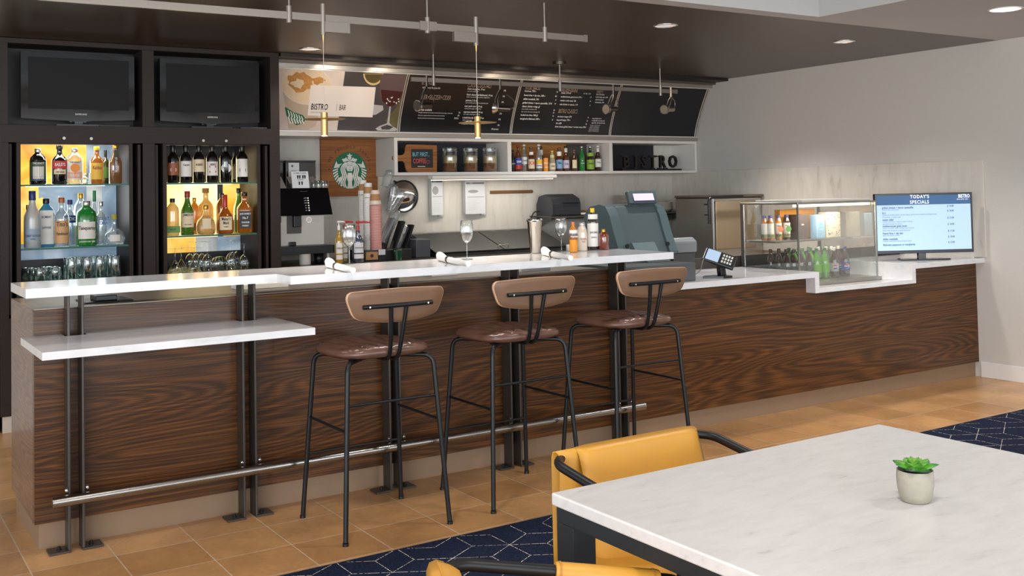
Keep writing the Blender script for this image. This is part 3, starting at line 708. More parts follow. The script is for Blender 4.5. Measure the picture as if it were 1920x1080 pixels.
def onm(px, py, off=0.0085):
    y = 2.84
    for _ in range(8):
        p = W(px, py, Y=y - off); t = max(0, min(1, (p.z - 1.925) / .445)); y = ms(t)[0]
    return p, t
def mtext(body, px, py, size, mt, panel, sx=.8, bold=0, align='LEFT', **k):
    p, t = onm(px, py); (ya, za), (yb2, zb2) = ms(max(0, t - .02)), ms(min(1, t + .02))
    tilt = math.atan2(ya - yb2, zb2 - za)
    return text(body, size, mt, panel, tuple(p), -PI / 2, tilt, sx, align=align, bold=bold, **k)
def mshape(mb, pts, m, off):
    c = (sum(p[0] for p in pts) / len(pts), sum(p[1] for p in pts) / len(pts)); n = len(pts)
    size = max(p[1] for p in pts) - min(p[1] for p in pts); lv = max(1, min(12, int(size / 7)))
    for i in range(n):
        a, b = pts[i], pts[(i + 1) % n]; rows = []
        for k in range(lv + 1):
            q = k / lv; row = []
            for j in range(k + 1):
                w = j / k if k else 0; e = (a[0] + (b[0] - a[0]) * w, a[1] + (b[1] - a[1]) * w)
                row.append(tuple(onm(c[0] + (e[0] - c[0]) * q, c[1] + (e[1] - c[1]) * q, off)[0]))
            rows.append(row)
        vs = [v for r_ in rows for v in r_]; st_ = [k * (k + 1) // 2 for k in range(lv + 1)]; fs = []
        for k in range(lv):
            for j in range(k + 1):
                fs.append((st_[k] + j, st_[k + 1] + j, st_[k + 1] + j + 1))
                if j < k: fs.append((st_[k] + j, st_[k + 1] + j + 1, st_[k] + j + 1))
        mb.add(vs, fs, m)
def ell(cx, cy, rx, ry, n=28, a0=0, a1=2 * PI, sk=0):
    return [(cx + rx * math.cos(a0 + (a1 - a0) * i / n) - sk * math.sin(a0 + (a1 - a0) * i / n), cy - ry * math.sin(a0 + (a1 - a0) * i / n)) for i in range(n + (0 if abs(a1 - a0 - 2 * PI) < 1e-6 else 1))]
# picture panel: a cup of milky coffee, two wine glasses on slate, and the name card
pic = MB()
slate = [(647, 134), (763, 139), (755, 175), (746, 247), (632, 244)]
mshape(pic, slate, 0, .003)
mshape(pic, [(748, 196), (756, 165), (751, 215), (746, 246), (728, 246), (722, 226)], 7, .0034)
mshape(pic, [(530, 172), (536, 200), (541, 242), (578, 243), (592, 236), (603, 190), (620, 170)], 1, .0035)      # cup
mshape(pic, ell(575, 160, 48, 37, sk=4), 2, .0042)                                                            # rim
mshape(pic, ell(575, 160, 45.5, 34.5, sk=4), 3, .0048)                                                        # foam
rp = random.Random(11)
mshape(pic, [(562 + 24 * math.cos(a / 20 * 2 * PI) * rp.uniform(.75, 1.15), 154 - 19 * math.sin(a / 20 * 2 * PI) * rp.uniform(.75, 1.15)) for a in range(20)], 4, .0053)
mshape(pic, [(560 + 13 * math.cos(a / 14 * 2 * PI) * rp.uniform(.6, 1.3), 157 - 9 * math.sin(a / 14 * 2 * PI) * rp.uniform(.6, 1.3)) for a in range(14)], 3, .0057)
mshape(pic, [(597 + 13 * math.cos(a / 14 * 2 * PI) * rp.uniform(.6, 1.2), 151 - 7 * math.sin(a / 14 * 2 * PI) * rp.uniform(.6, 1.3)) for a in range(14)], 4, .0054)
mshape(pic, [(534, 200), (550, 210), (568, 216), (573, 223), (569, 231), (556, 235), (545, 228), (537, 216)], 5, .0048)
for k in range(6):
    x = 539 + k * 5
    mshape(pic, [(x, 206 + k * 2.2), (x + 2, 207 + k * 2.2), (x + 5, 216 + k * 1.6), (x + 3, 222 + k), (x + 7, 231), (x + 4.5, 232.5), (x + 1, 221 + k), (x + 2.5, 215 + k * 1.8)], 6, .0054)
# white wine and red wine glasses
mshape(pic, ell(700, 138, 19, 22, 20, PI, 2 * PI), 8, .0042); mshape(pic, ell(700, 139, 16, 17, 20, PI, 2 * PI), 9, .0047)
mshape(pic, [(713, 139), (761, 141), (757, 176), (749, 192), (738, 200), (726, 200), (716, 190), (712, 172)], 10, .0044)
mshape(pic, [(714, 168), (756, 172), (748, 191), (738, 199), (727, 199), (717, 190)], 11, .005)
for k in range(9): 
    x, y = rp.uniform(722, 748), rp.uniform(174, 194); mshape(pic, [(x, y), (x + rp.uniform(2, 6), y - 2), (x + 3, y + rp.uniform(1, 3))], 6, .0056)
mshape(pic, [(730, 200), (733, 200), (730, 230), (735, 236), (747, 243), (740, 246), (708, 245), (704, 241), (712, 236), (726, 231)], 12, .005)
mshape(pic, [(714, 238), (726, 234), (738, 238), (730, 243), (716, 243)], 0, .0056)
mshape(pic, [(699, 196), (718, 198), (719, 206), (705, 215), (697, 216)], 12, .0044)
mshape(pic, [(582.5, 159.5), (704.5, 163.5), (698.5, 220), (576.5, 216.5)], 13, .0062)
pic.build('picture_print', [M('slate_print', (74, 70, 70), .3, noise=.18, nscale=6), M('cup_print', (198, 176, 154), .4), M('rim_print', (226, 214, 198), .4), M('foam_print', (232, 206, 172), .4, noise=.05, nscale=30),
    M('cinnamon_print', (196, 140, 78), .4, noise=.2, nscale=50), GREENI, M('white_print', (232, 228, 220), .4), M('olive_print', (100, 92, 60), .4, noise=.2, nscale=9), M('glass_line_print', (214, 190, 130), .3),
    M('white_wine_print', (92, 78, 50), .3), M('wine_glass_print', (96, 78, 80), .3), M('red_wine_print', (66, 28, 32), .3), M('glass_foot_print', (186, 182, 180), .3), M('card_print', (238, 226, 216), .4)], panels[0])
mtext('BISTRO', 583, 200.5, .068, INK, panels[0], sx=.60, bold=.03, sp=1.05); mtext('|', 630.5, 200.5, .066, INKG, panels[0], sx=.5); mtext('BAR', 636, 202, .066, INK, panels[0], sx=.46)
mtext('CLASSICS WITH A TWIST', 582.5, 210.5, .013, INKG, panels[0], sx=.62)
GOLD = M('ink_tan', (176, 150, 128), .6)
p1, p2, p3 = panels[1], panels[2], panels[3]
mtext('BEVERAGES', 791, 155, .052, GOLD, p1, .42); mtext('full wine by the glass list', 792, 164, .021, WHITEI, p1, .8, .02)
mtext('BEER+SELTZER+CIDER', 789, 182, .056, GOLD, p1, .50)
mtext('always available', 785.5, 205.5, .024, WHITEI, p1, .8, .02)
for k, s_ in enumerate(['bud light, michelob ultra, heineken, samuel adams boston lager, stella artois', 'blue moon, angry orchard, corona extra, truly hard seltzer', 'ask your host about our local craft and seasonal selections']):
    mtext(s_, 784.5 - k * .6, 210.8 + k * 5.2, .0145, WHITEI, p1, .72); mtext(['7½', '8½', '12/12½'][k], 863.5 - k * 1.8, 211.6 + k * 5.2, .02, WHITEI, p1, .7, .02, align='RIGHT')
mtext('CLASSIC COCKTAILS', 877, 160, .052, GOLD, p1, .47)
drinks = [('fresh margarita, 10 oz', 'jose cuervo tequila, lime'), ('black cherry old fashioned, 14 oz', 'maker\'s mark bourbon, black cherry, orange bitters'), ('paloma | 12 oz', 'patron tequila, grapefruit, lime and sparkling water'), ('new york sour | 14 oz', 'whiskey, lemon, sugar, red wine float'),
          ('espresso martini | 20 oz', 'tito\'s vodka, coffee liqueur, espresso'), ('a bold bloody mary | 14 oz', 'vodka, tomato, spice'), ('tropical breeze | 14 oz', '')]
for k, (a_, b_) in enumerate(drinks):
    x = 877 - k * 1.9; y = 166.5 + k * 10.8
    mtext(a_, x, y, .023, WHITEI, p1, .82, .025)
    if b_: mtext(b_, x - .3, y + 4.4, .0145, WHITEI, p1, .75)
    mtext('1' + str(2 + (k * 3) % 4) + '½', 949 - k * 2, y + 3.5, .02, WHITEI, p1, .7, .02, align='RIGHT')
mtext('18% gratuity', 921, 242, .016, WHITEI, p1, .9, .02)
mtext('SOCIAL SNACKS', 985, 165, .046, GOLD, p2, .46)
sn = ['hummus, 720 v', 'french fries + dip duo, 560 v', 'skillet meatballs, 730', 'grilled chicken + bacon quesadilla, 1210', 'classic chicken wings, gf', 'choose buffalo or barbecue, 690', 'with ranch or blue cheese dressing, 540', 'loaded tot chos, 960 gf', 'margherita flatbread, 840 v']
for k, s_ in enumerate(sn):
    thin = k in (5, 6); y = [170.5, 178.4, 185.5, 192.5, 199.3, 204.4, 209.3, 215.5, 222.5][k]; x = 984 - (y - 170) * .17
    mtext(s_, x, y, .014 if thin else .0225, WHITEI, p2, .85, 0 if thin else .025)
    if k != 4: mtext(['10', '8½', '11', '14', '', '12', '12', '13', '13'][k], x + 62, y + 2.2, .02, WHITEI, p2, .8, .025, align='RIGHT')
mtext('SALADS+GRAINS', 1053, 169.5, .046, GOLD, p2, .50)
for k, s_ in enumerate(['caesar, 510 cal', 'mediterranean grain bowl, 670 v', 'modern cobb salad, 720', 'add chicken or salmon, 170']):
    mtext(s_, 1052.5 - k * 1, 174 + k * 7.2, .0215, WHITEI, p2, .82, .025)
    mtext(['', '13', '14', '6'][k], 1110 - k * 1, 175 + k * 7.5, .02, WHITEI, p2, .8, .025, align='RIGHT')
mtext('W/ TBL. 13/14', 1094, 175.5, .017, WHITEI, p2, .8, .02)
mtext('SWEETS', 1118.5, 172.5, .042, GOLD, p2, .5)
for k, s_ in enumerate(['dark chocolate', 'triple fudge cake, 640', 'salted caramel', 'cheesecake, 520']): mtext(s_, 1118 - k * .8, 177 + k * 4.9, .019, WHITEI, p2, .82, .02)
mtext('BISTRO CLASSICS', 1047, 208.5, .056, GOLD, p2, .48)
for k, s_ in enumerate(['the bistro burger, 870', 'beyond burger, 790 v', 'b.l.t, 620', 'three cheese grilled cheese + tomato soup, 890']):
    mtext(s_, 1045.5 - k * 1.6, 218.5 + k * 6.3, .0215, WHITEI, p2, .80, .025); mtext(['16', '16', '12', '14'][k], 1104 - k * 1.8, 220.5 + k * 6.2, .02, WHITEI, p2, .8, .025, align='RIGHT')
for k, s_ in enumerate(['we proudly serve', 'sustainably sourced, and', 'cage free, all natural meat']): mtext(s_, 1110.5 - k * .7, 222 + k * 4.1, .018, WHITEI, p2, .82, .03)
for k in range(8): mtext('consuming raw or undercooked meats, poultry,'[:44 - (k * 3) % 7], 1106.5 - k * .5, 234.3 + k * 1.7, .0085, WHITEI, p2, .72)

# ------------------------------------------------------------------ open shelf box below the canopy
sb = thing('wall_shelf_unit', 'long open wall shelf with three pale framed compartments under the menu canopy', 'shelf', (4.75, 3.1, 1.575))
SX0, SX1, SZ0, SZ1 = 3.100, 6.372, 1.572, 1.8785
SY = 2.935; cmp_ = [(3.13, 4.182), (4.222, 5.292), (5.330, 6.345)]
fm = MB()
fm.box(SX0, SY, SZ0, SX1, 3.30, SZ0 + .024).box(SX0, SY, SZ1 - .026, SX1, 3.30, SZ1)
for a_, b_ in ((SX0, 3.13), (4.182, 4.222), (5.292, 5.330), (6.345, SX1)): fm.box(a_, SY, SZ0 + .024, b_, 3.30, SZ1 - .026)
fm.build('shelf_frame', WHITEF, sb, bevel=.001)
HON = walnut('honey_wood', (150, 98, 48), (186, 128, 66), (206, 150, 84), coat=0, rough=.6)
MB().box(3.13, 3.285, SZ0 + .024, 4.182, 3.30, SZ1 - .026).build('back_board', M('navy_laminate', (40, 40, 50), .4), sb)
MB().box(4.222, 3.285, SZ0 + .024, 5.06, 3.30, SZ1 - .026).build('back_board', HON, sb)
MB().box(5.061, 3.28, SZ0 + .024, 5.292, 3.30, SZ1 - .026).build('back_board', STEELD, sb)
MB().box(5.330, 3.285, SZ0 + .024, 6.12, 3.30, SZ1 - .026).build('back_board', M('navy_laminate2', (34, 34, 42), .4), sb)
MB().box(6.121, 3.285, SZ0 + .024, 6.345, 3.30, SZ1 - .026).build('back_board', MATS['stone'], sb)
ul = thing('under_shelf_lamp', 'slim white lamp bar fixed under the wall shelf', 'lamp', (4.04, 2.92, 1.545))
MB().prism([(2.885, 1.565), (2.96, 1.570), (2.96, 1.548), (2.905, 1.532), (2.885, 1.54)], 3.42, 4.66, 'yz').build('housing', M('lamp_white', (238, 234, 226), .4), ul, bevel=.001)
dfm = MB().box(3.44, 2.912, 1.528, 4.64, 2.955, 1.5315); dfm.build('diffuser', M('lamp_diffuser', (255, 244, 224), .4, emit=1.5), ul)
lamp('AREA', (4.04, 3.0, 1.526), 2.0, (1, .95, .86), size=(1.2, .04), name='under_shelf_light')

# ------------------------------------------------------------------ roasted coffee emblem board
sg = thing('emblem_board', 'brown wooden board with round green and white siren emblem on the back wall', 'sign', (2.862, 3.285, 1.42))
MB().box(2.612, 3.278, 1.412, 3.112, 3.300, 1.8795).build('board', walnut('sign_wood', (120, 70, 34), (150, 92, 46), (168, 108, 58), coat=0, rough=.6), sg, bevel=.001)
EC = Vector((2.862, 3.2775, 1.622)); ER = .152
em = MB(); lay_ = [0]
def eshape(pts, m, mirror=False):
    for s_ in ((1, -1) if mirror else (1,)):
        lay_[0] += 1; y = EC.y - .001 - lay_[0] * .00006
        vs = [(EC.x + s_ * u * ER, y, EC.z + v * ER) for u, v in pts]; em.add(vs, [tuple(range(len(vs)))], m)
def estrip(cl, w, m, mirror=False):
    """constant-width ribbon along a centreline"""
    for s_ in ((1, -1) if mirror else (1,)):
        lay_[0] += 1; y = EC.y - .001 - lay_[0] * .00006; vs = []
        for i, (u, v) in enumerate(cl):
            a, b = cl[max(0, i - 1)], cl[min(len(cl) - 1, i + 1)]; dx, dy = b[0] - a[0], b[1] - a[1]; l = math.hypot(dx, dy) or 1
            ww = w(i / (len(cl) - 1)) if callable(w) else w
            for q in (-1, 1): vs.append((EC.x + s_ * (u - q * dy / l * ww) * ER, y, EC.z + (v + q * dx / l * ww) * ER))
        em.add(vs, [(2 * i, 2 * i + 1, 2 * i + 3, 2 * i + 2) for i in range(len(cl) - 1)], m)
circ = [(math.cos(2 * PI * i / 64), math.sin(2 * PI * i / 64)) for i in range(64)]
eshape(circ, 0)
star = [((.19 if i % 2 == 0 else .078) * math.cos(PI / 2 + i * PI / 5), .79 + (.17 if i % 2 == 0 else .07) * math.sin(PI / 2 + i * PI / 5)) for i in range(10)]
eshape([(0, .54), (.13, .62), (.20, .72), (.27, .65), (.45, .62), (.36, .46), (.20, .50), (0, .52)], 1, True)
eshape([(0, .56), (.12, .66), (.10, .74), (0, .70)], 1, True)
eshape(star, 1)
# tails
eshape([(.77, .52), (.70, .34), (.42, .38), (.56, .28), (.62, .16), (.93, .13), (.86, .30)], 1, True)
for k in range(7):
    a0_ = math.radians(2 - k * 9.5); a1_ = a0_ - math.radians(5); ri = .68 + .015 * k
    eshape([(.985 * math.cos(a0_), .985 * math.sin(a0_)), (ri * math.cos(a0_ + .10), ri * math.sin(a0_ + .10) + .03), (ri * math.cos(a1_ + .10), ri * math.sin(a1_ + .10) + .02), (.985 * math.cos(a1_), .985 * math.sin(a1_))], 1, True)
eshape([(.50, -.30), (.66, -.42), (.70, -.55), (.58, -.60), (.46, -.48)], 1, True)
# hair: three wavy locks on each side, then the trunk between them
for k in range(3):
    cl_ = []
    for i in range(29):
        v = .44 - i / 28 * (1.38 - .03 * k); base = .20 + .105 * k + .06 * (1 - math.exp(-max(0, .40 - v) * 5)); top = max(0, (v - .2) / .24)
        u = base + .045 * math.sin((v + .1) * 9.0) - .09 * top * top * (k + .6) * .5
        if u * u + v * v > .95: break
        cl_.append((u, v))
    estrip(cl_, .036, 1, True)
eshape([(.0, .50), (.14, .46), (.205, .30), (.20, .10), (.13, -.04), (0, -.10), (-.13, -.04), (-.20, .10), (-.205, .30), (-.14, .46)], 1)
eshape([(-.10, -.12), (.10, -.12), (.17, -.30), (.16, -.48), (.11, -.60), (.12, -.75), (.19, -.97), (-.19, -.97), (-.12, -.75), (-.11, -.60), (-.16, -.48), (-.17, -.30)], 1)
eshape([(-.12, -.03), (.12, -.03), (.06, -.11), (-.06, -.11)], 0)
estrip([(.045, .26), (.10, .275), (.16, .25)], .011, 0, True); estrip([(.04, .34), (.10, .37), (.17, .345)], .008, 0, True)
estrip([(0, .30), (.02, .17), (.0, .145), (-.03, .15)], .007, 0); estrip([(-.055, .05), (0, .04), (.055, .05)], .014, 0)
em.build('emblem', [GREENI, M('emblem_white', (226, 222, 214), .5)], sg)
wd_ = 'WE PROUDLY SERVE'; BRN = M('ink_brown', (84, 48, 28), .6)
for i, ch in enumerate(wd_):
    if ch == ' ': continue
    a = math.radians(155 - i * (130 / 15)); rr_ = ER * 1.27
    text(ch, .034, BRN, sg, (EC.x + rr_ * math.cos(a), 3.2765, EC.z + rr_ * math.sin(a)), roll=a - PI / 2, name='letter', bold=.02)
for s_ in (-1, 1): 
    lay_[0] = 0; d_ = MB(); d_.lathe([(0, 0), (.005, 0)], (0, 0, 0), 10); 
    q = MB(); q.add([(EC.x + s_ * ER * 1.19 + .006 * math.cos(2 * PI * i / 12), 3.2765, EC.z + .012 + .006 * math.sin(2 * PI * i / 12)) for i in range(12)], [tuple(range(12))]); q.build('dot', BRN, sg)

# ------------------------------------------------------------------ rail of pendants and rail of spot lamps
BR = M('aged_brass', (190, 158, 104), .35, .85); NIK = M('satin_nickel', (150, 142, 132), .38, .7); SPK = M('dark_nickel', (96, 88, 80), .3, .9)
tr = thing('pendant_track', 'long grey ceiling rail carrying the two brass pendant lamps over the bar', 'track light', (1.6, 0, CZ))
MB().box(.02, -.0075, 2.249, 2.82, .0075, 2.283).box(2.8201, -.009, 2.247, 2.845, .009, 2.286).build('rail', NIK, tr)
for x, zc_ in ((1.105, 2.24), (1.838, 2.24), (2.560, 2.24)):
    h = MB(); h.cyl((x, 0, 2.30), (x, 0, CZ - .0005), .005, 10); h.cyl((x, 0, 2.232), (x, 0, 2.312), .014, 14)
    if abs(x - 1.838) < .01: h.box(x - .048, -.013, 2.244, x + .048, .013, 2.290)
    h.build('hanger', NIK, tr)
for k, (x, dx, lab) in enumerate(((1.274, 1, 'brass pendant lamp with a thin disc, hanging in front of the cup picture'), (2.124, -1, 'brass pendant lamp with a thin disc, hanging in front of the cocktail menu'))):
    t = thing('pendant_lamp', lab, 'pendant lamp', (x, 0, 2.2), 'brass pendant lamps')
    zc_ = 2.205 if k == 0 else 2.205
    MB().cyl((x, 0, 2.185), (x, 0, 2.335), .013, 16).build('clip', NIK, t)
    MB().box(min(x, x + dx * .135), -.012, 2.200, max(x, x + dx * .135), .012, 2.252).build('driver_box', NIK, t, bevel=.001)
    MB().cyl((x, 0, 2.185), (x, 0, 2.150), .006, 10, r1=.002).build('cord_grip', BR, t)
    MB().cyl((x, 0, 2.16), (x, 0, 1.8155), .0017, 8).build('cord', M('cord_clear', (206, 194, 178), .5), t)
    zt = 1.842 if k == 0 else 1.842
    bd = MB(); bd.cyl((x, 0, 1.705), (x, 0, 1.815), .0165, 24); bd.build('lamp_tube', BR, t, bevel=.002)
    dd = MB(); dd.lathe([(.017, .0), (.098, .0), (.1, .001), (.098, .002), (.017, .003)], (x, 0, 1.782), 40); dd.build('disc', BR, t)
    MB().cyl((x, 0, 1.7045), (x, 0, 1.702), .0125, 16).build('bulb', M('lamp_glow', (255, 226, 176), .4, emit=6), t)
    l_ = lamp('SPOT', (x, 0, 1.69), 7, WARM, size=.02, spot=85, blend=.7, name='pendant_light')
TY2 = 2.10
t2 = thing('spot_track', 'grey ceiling rail in front of the menu canopy carrying four spot lamps', 'track light', (4.1, TY2, CZ))
MB().box(2.83, TY2 - .008, 2.237, 5.36, TY2 + .008, 2.268).box(5.361, TY2 - .010, 2.235, 5.385, TY2 + .010, 2.270).build('rail', NIK, t2)
for x in (3.015, 4.155, 5.20):
    h = MB(); h.cyl((x, TY2, 2.28), (x, TY2, CZ - .0005), .0065, 10); h.cyl((x, TY2, 2.212), (x, TY2, 2.300), .014, 14); h.build('hanger', NIK, t2)
MB().cyl((4.155, TY2, 2.424), (4.155, TY2, CZ - .0006), .055, 24).build('ceiling_canopy', SPK, t2)
spots = [(2.955, -1, 'spot lamp with curved arm, furthest left on the rail, before the beer menu'), (3.59, 1, 'spot lamp with curved arm before the right edge of the cocktail menu'),
         (4.69, -1, 'spot lamp with curved arm at the divider before the blank menu panel'), (5.315, -2, 'bright nickel spot lamp at the right end of the rail, before the blank black panel')]
for k, (x, dr_, lab) in enumerate(spots):
    t = thing('spot_lamp', lab, 'spot lamp', (x, TY2, 2.25), 'spot lamps on the rail')
    mt = SPK if k < 3 else M('bright_nickel', (176, 160, 140), .28, .9)
    MB().cyl((x, TY2, 2.205), (x, TY2, 2.285), .012, 14).build('stem', mt, t)
    zb = 2.062 + (.02 if k == 2 else 0) + (.035 if k == 3 else 0); hx = x - .055
    if k == 1: hx = x - .03
    for s_ in (-1, 1):
        y_ = TY2 + s_ * .020
        MB().tube([(x, TY2 + s_ * .006, 2.205), (x - .012, y_, 2.18), (x - .036, y_, 2.13), (hx, y_, zb)], .0055, 8).build('yoke_arm', mt, t)
    d = Vector((.92, .25 if k != 1 else -.6, .06)).normalized() if k != 1 else Vector((.75, -.62, -.10)).normalized()
    c0 = Vector((hx, TY2, zb)); hd = MB()
    hd.cyl(c0 + d * .01, c0 + d * .105, .0215, 20); hd.build('lamp_body', mt, t, bevel=.002)
    rf = MB(); rf.tube([c0 - d * .03, c0 - d * .02, c0 - d * .0, c0 + d * .012], [.043, .042, .030, .02], 24, caps=False); rf.tube([c0 - d * .031, c0 - d * .012], [.036, .012], 24)
    rf.build('reflector', M('reflector_silver', (214, 206, 194), .2, .9), t)
    cb_ = [c0 + d * .105, c0 + d * .14 + Vector((0, 0, .02)), c0 + d * .135 + Vector((0, 0, .07)), c0 + d * .07 + Vector((0, 0, .115)), Vector((x + .008, TY2, 2.195))]
    MB().tube(fillet(cb_, .04, 5), .0028, 8).build('cable', mt, t)
for x in (2.55, 3.0, 4.05, 4.55):
    l_ = lamp('SPOT', (x, 2.25, 2.40), 2.6, WARM, size=.02, spot=70, blend=.9, name='canopy_spot_light'); aim(l_, (x, 2.80, 2.22))

# ------------------------------------------------------------------ recessed downlights
def downlight(x, y, lit, lab, r=.078):
    t = thing('recessed_downlight', lab, 'downlight', (x, y, CZ), 'recessed ceiling lights')
    MB().lathe([(r * .86, -.0005), (r * .87, -.005), (r, -.004), (r, -.0005)], (x, y, CZ), 36).build('trim_ring', WHITEP if lit else CHROME, t)
    if lit: MB().lathe([(0, -.002), (r * .86, -.002)], (x, y, CZ), 30).build('lens', M('downlight_glow', (255, 238, 214), .4, emit=2.2), t)
    else:
        cn = MB(); n_ = 28
        cn.lathe([(r * .86, -.0015), (r * .5, -.0008), (0, -.0007)], (x, y, CZ), n_, sm=False); cn.build('reflector_cone', M('cone_chrome_glow', (210, 206, 200), .12, .9, emit=.35), t)  # unlit cone, with a faint glow put into its material
downlight(3.700, .31, False, 'unlit round chrome downlight in the dark soffit, left of the other front one')
downlight(5.367, .30, False, 'small round chrome downlight in the dark soffit nearest the right wall')
downlight(2.105, 2.222, False, 'round chrome downlight in the dark soffit above the cup picture')
downlight(5.15, -1.064, True, 'lit round downlight in the white ceiling by the right wall', .098)
for x, y, e_ in ((3.70, .31, 22), (5.367, .30, 22), (2.105, 2.222, 9), (2.0, .31, 22), (.4, .6, 14), (.3, .31, 10), (3.7, 1.5, 34), (2.2, 1.4, 20), (5.3, 1.5, 75), (5.15, -1.064, 26), (4.6, 2.3, 14)):
    lamp('SPOT', (x, y, CZ - .03), e_, NEU, size=.06, spot=120, blend=.8, name='downlight_and_fill')  # beams at the downlights, plus added fill spots where no fixture is
# ------------------------------------------------------------------ bottles
SH = {
 'wine': [(0, 0), (.93, 0), (1, .015), (1, .58), (.96, .64), (.80, .70), (.50, .76), (.38, .81), (.36, .97), (.43, .975), (.43, 1), (0, 1)],
 'spirit': [(0, 0), (.93, 0), (1, .02), (1, .56), (.95, .63), (.70, .70), (.42, .745), (.36, .78), (.34, .97), (.40, .975), (.40, 1), (0, 1)],
 'tall': [(0, 0), (.93, 0), (1, .015), (1, .50), (.95, .57), (.62, .68), (.42, .76), (.36, .84), (.34, .97), (.40, .975), (.40, 1), (0, 1)],
 'squat': [(0, 0), (.80, 0), (.93, .04), (1, .16), (.99, .32), (.85, .48), (.48, .60), (.27, .68), (.22, .80), (.21, .97), (.26, .975), (.26, 1), (0, 1)],
 'round': [(0, 0), (.70, 0), (.86, .03), (1, .14), (1, .28), (.86, .40), (.50, .50), (.28, .56), (.19, .66), (.17, .97), (.22, .975), (.22, 1), (0, 1)],
 'jug': [(0, 0), (.93, 0), (1, .03), (1, .66), (.90, .76), (.60, .83), (.36, .88), (.34, 1), (0, 1)],
 'beer': [(0, 0), (.92, 0), (1, .02), (1, .50), (.93, .58), (.66, .68), (.44, .77), (.38, .86), (.37, .955), (.45, .96), (.45, .985), (0, .985)],
 'stubby': [(0, 0), (.92, 0), (1, .03), (1, .48), (.85, .6), (.5, .76), (.40, .84), (.40, .955), (.47, .96), (.47, .985), (0, .985)],
 'can': [(0, 0), (.84, 0), (1, .05), (1, .91), (.88, .985), (.88, 1.0), (.80, .985), (0, .985)],
 'soda': [(0, 0), (.78, 0), (.92, .02), (.98, .08), (.90, .30), (.96, .52), (.90, .62), (.62, .76), (.36, .85), (.34, .93), (0, .93)],
 'juice': [(0, 0), (.92, 0), (1, .03), (1, .62), (.92, .74), (.70, .84), (.58, .88), (.56, .97), (0, .97)],
}
CAPZ = {'wine': .80, 'spirit': .90, 'tall': .90, 'squat': .86, 'round': .84, 'jug': .9, 'beer': .945, 'stubby': .945, 'can': 2, 'soda': .90, 'juice': .895}
CAPR = {'wine': .44, 'spirit': .42, 'tall': .42, 'squat': .28, 'round': .26, 'jug': .40, 'beer': .50, 'stubby': .52, 'can': .9, 'soda': .40, 'juice': .64}
def band(mb, prof_r, c, z0, z1, face, half, m=0, n=16, sx=1, sy=1, p=1, lift=.0006, rot=0):
    """printed label following the wall of a bottle"""
    if p != 1 or sx != 1 or sy != 1:
        # flat front label
        d = Vector((math.cos(face), math.sin(face), 0)); w = Vector((-d.y, d.x, 0)); cc_ = Vector(c)
        e = cc_ + d * (prof_r * sy * 1.012 + lift); a, b = w * half, Vector((0, 0, 1))
        mb.add([e - a + b * z0, e + a + b * z0, e + a + b * z1, e - a + b * z1], [(0, 1, 2, 3)], m); return
    r = prof_r + lift; vs = []
    for i in range(n + 1):
        a = face - half + 2 * half * i / n
        vs += [(c[0] + r * math.cos(a), c[1] + r * math.sin(a), c[2] + z0), (c[0] + r * math.cos(a), c[1] + r * math.sin(a), c[2] + z1)]
    mb.add(vs, [(2 * i, 2 * i + 2, 2 * i + 3, 2 * i + 1) for i in range(n)], m, True)
INKS = {'k': INK, 'w': WHITEI, 'g': INKG}
def C(name, rgb, rough=.5): return M('paint_' + name, rgb, rough)
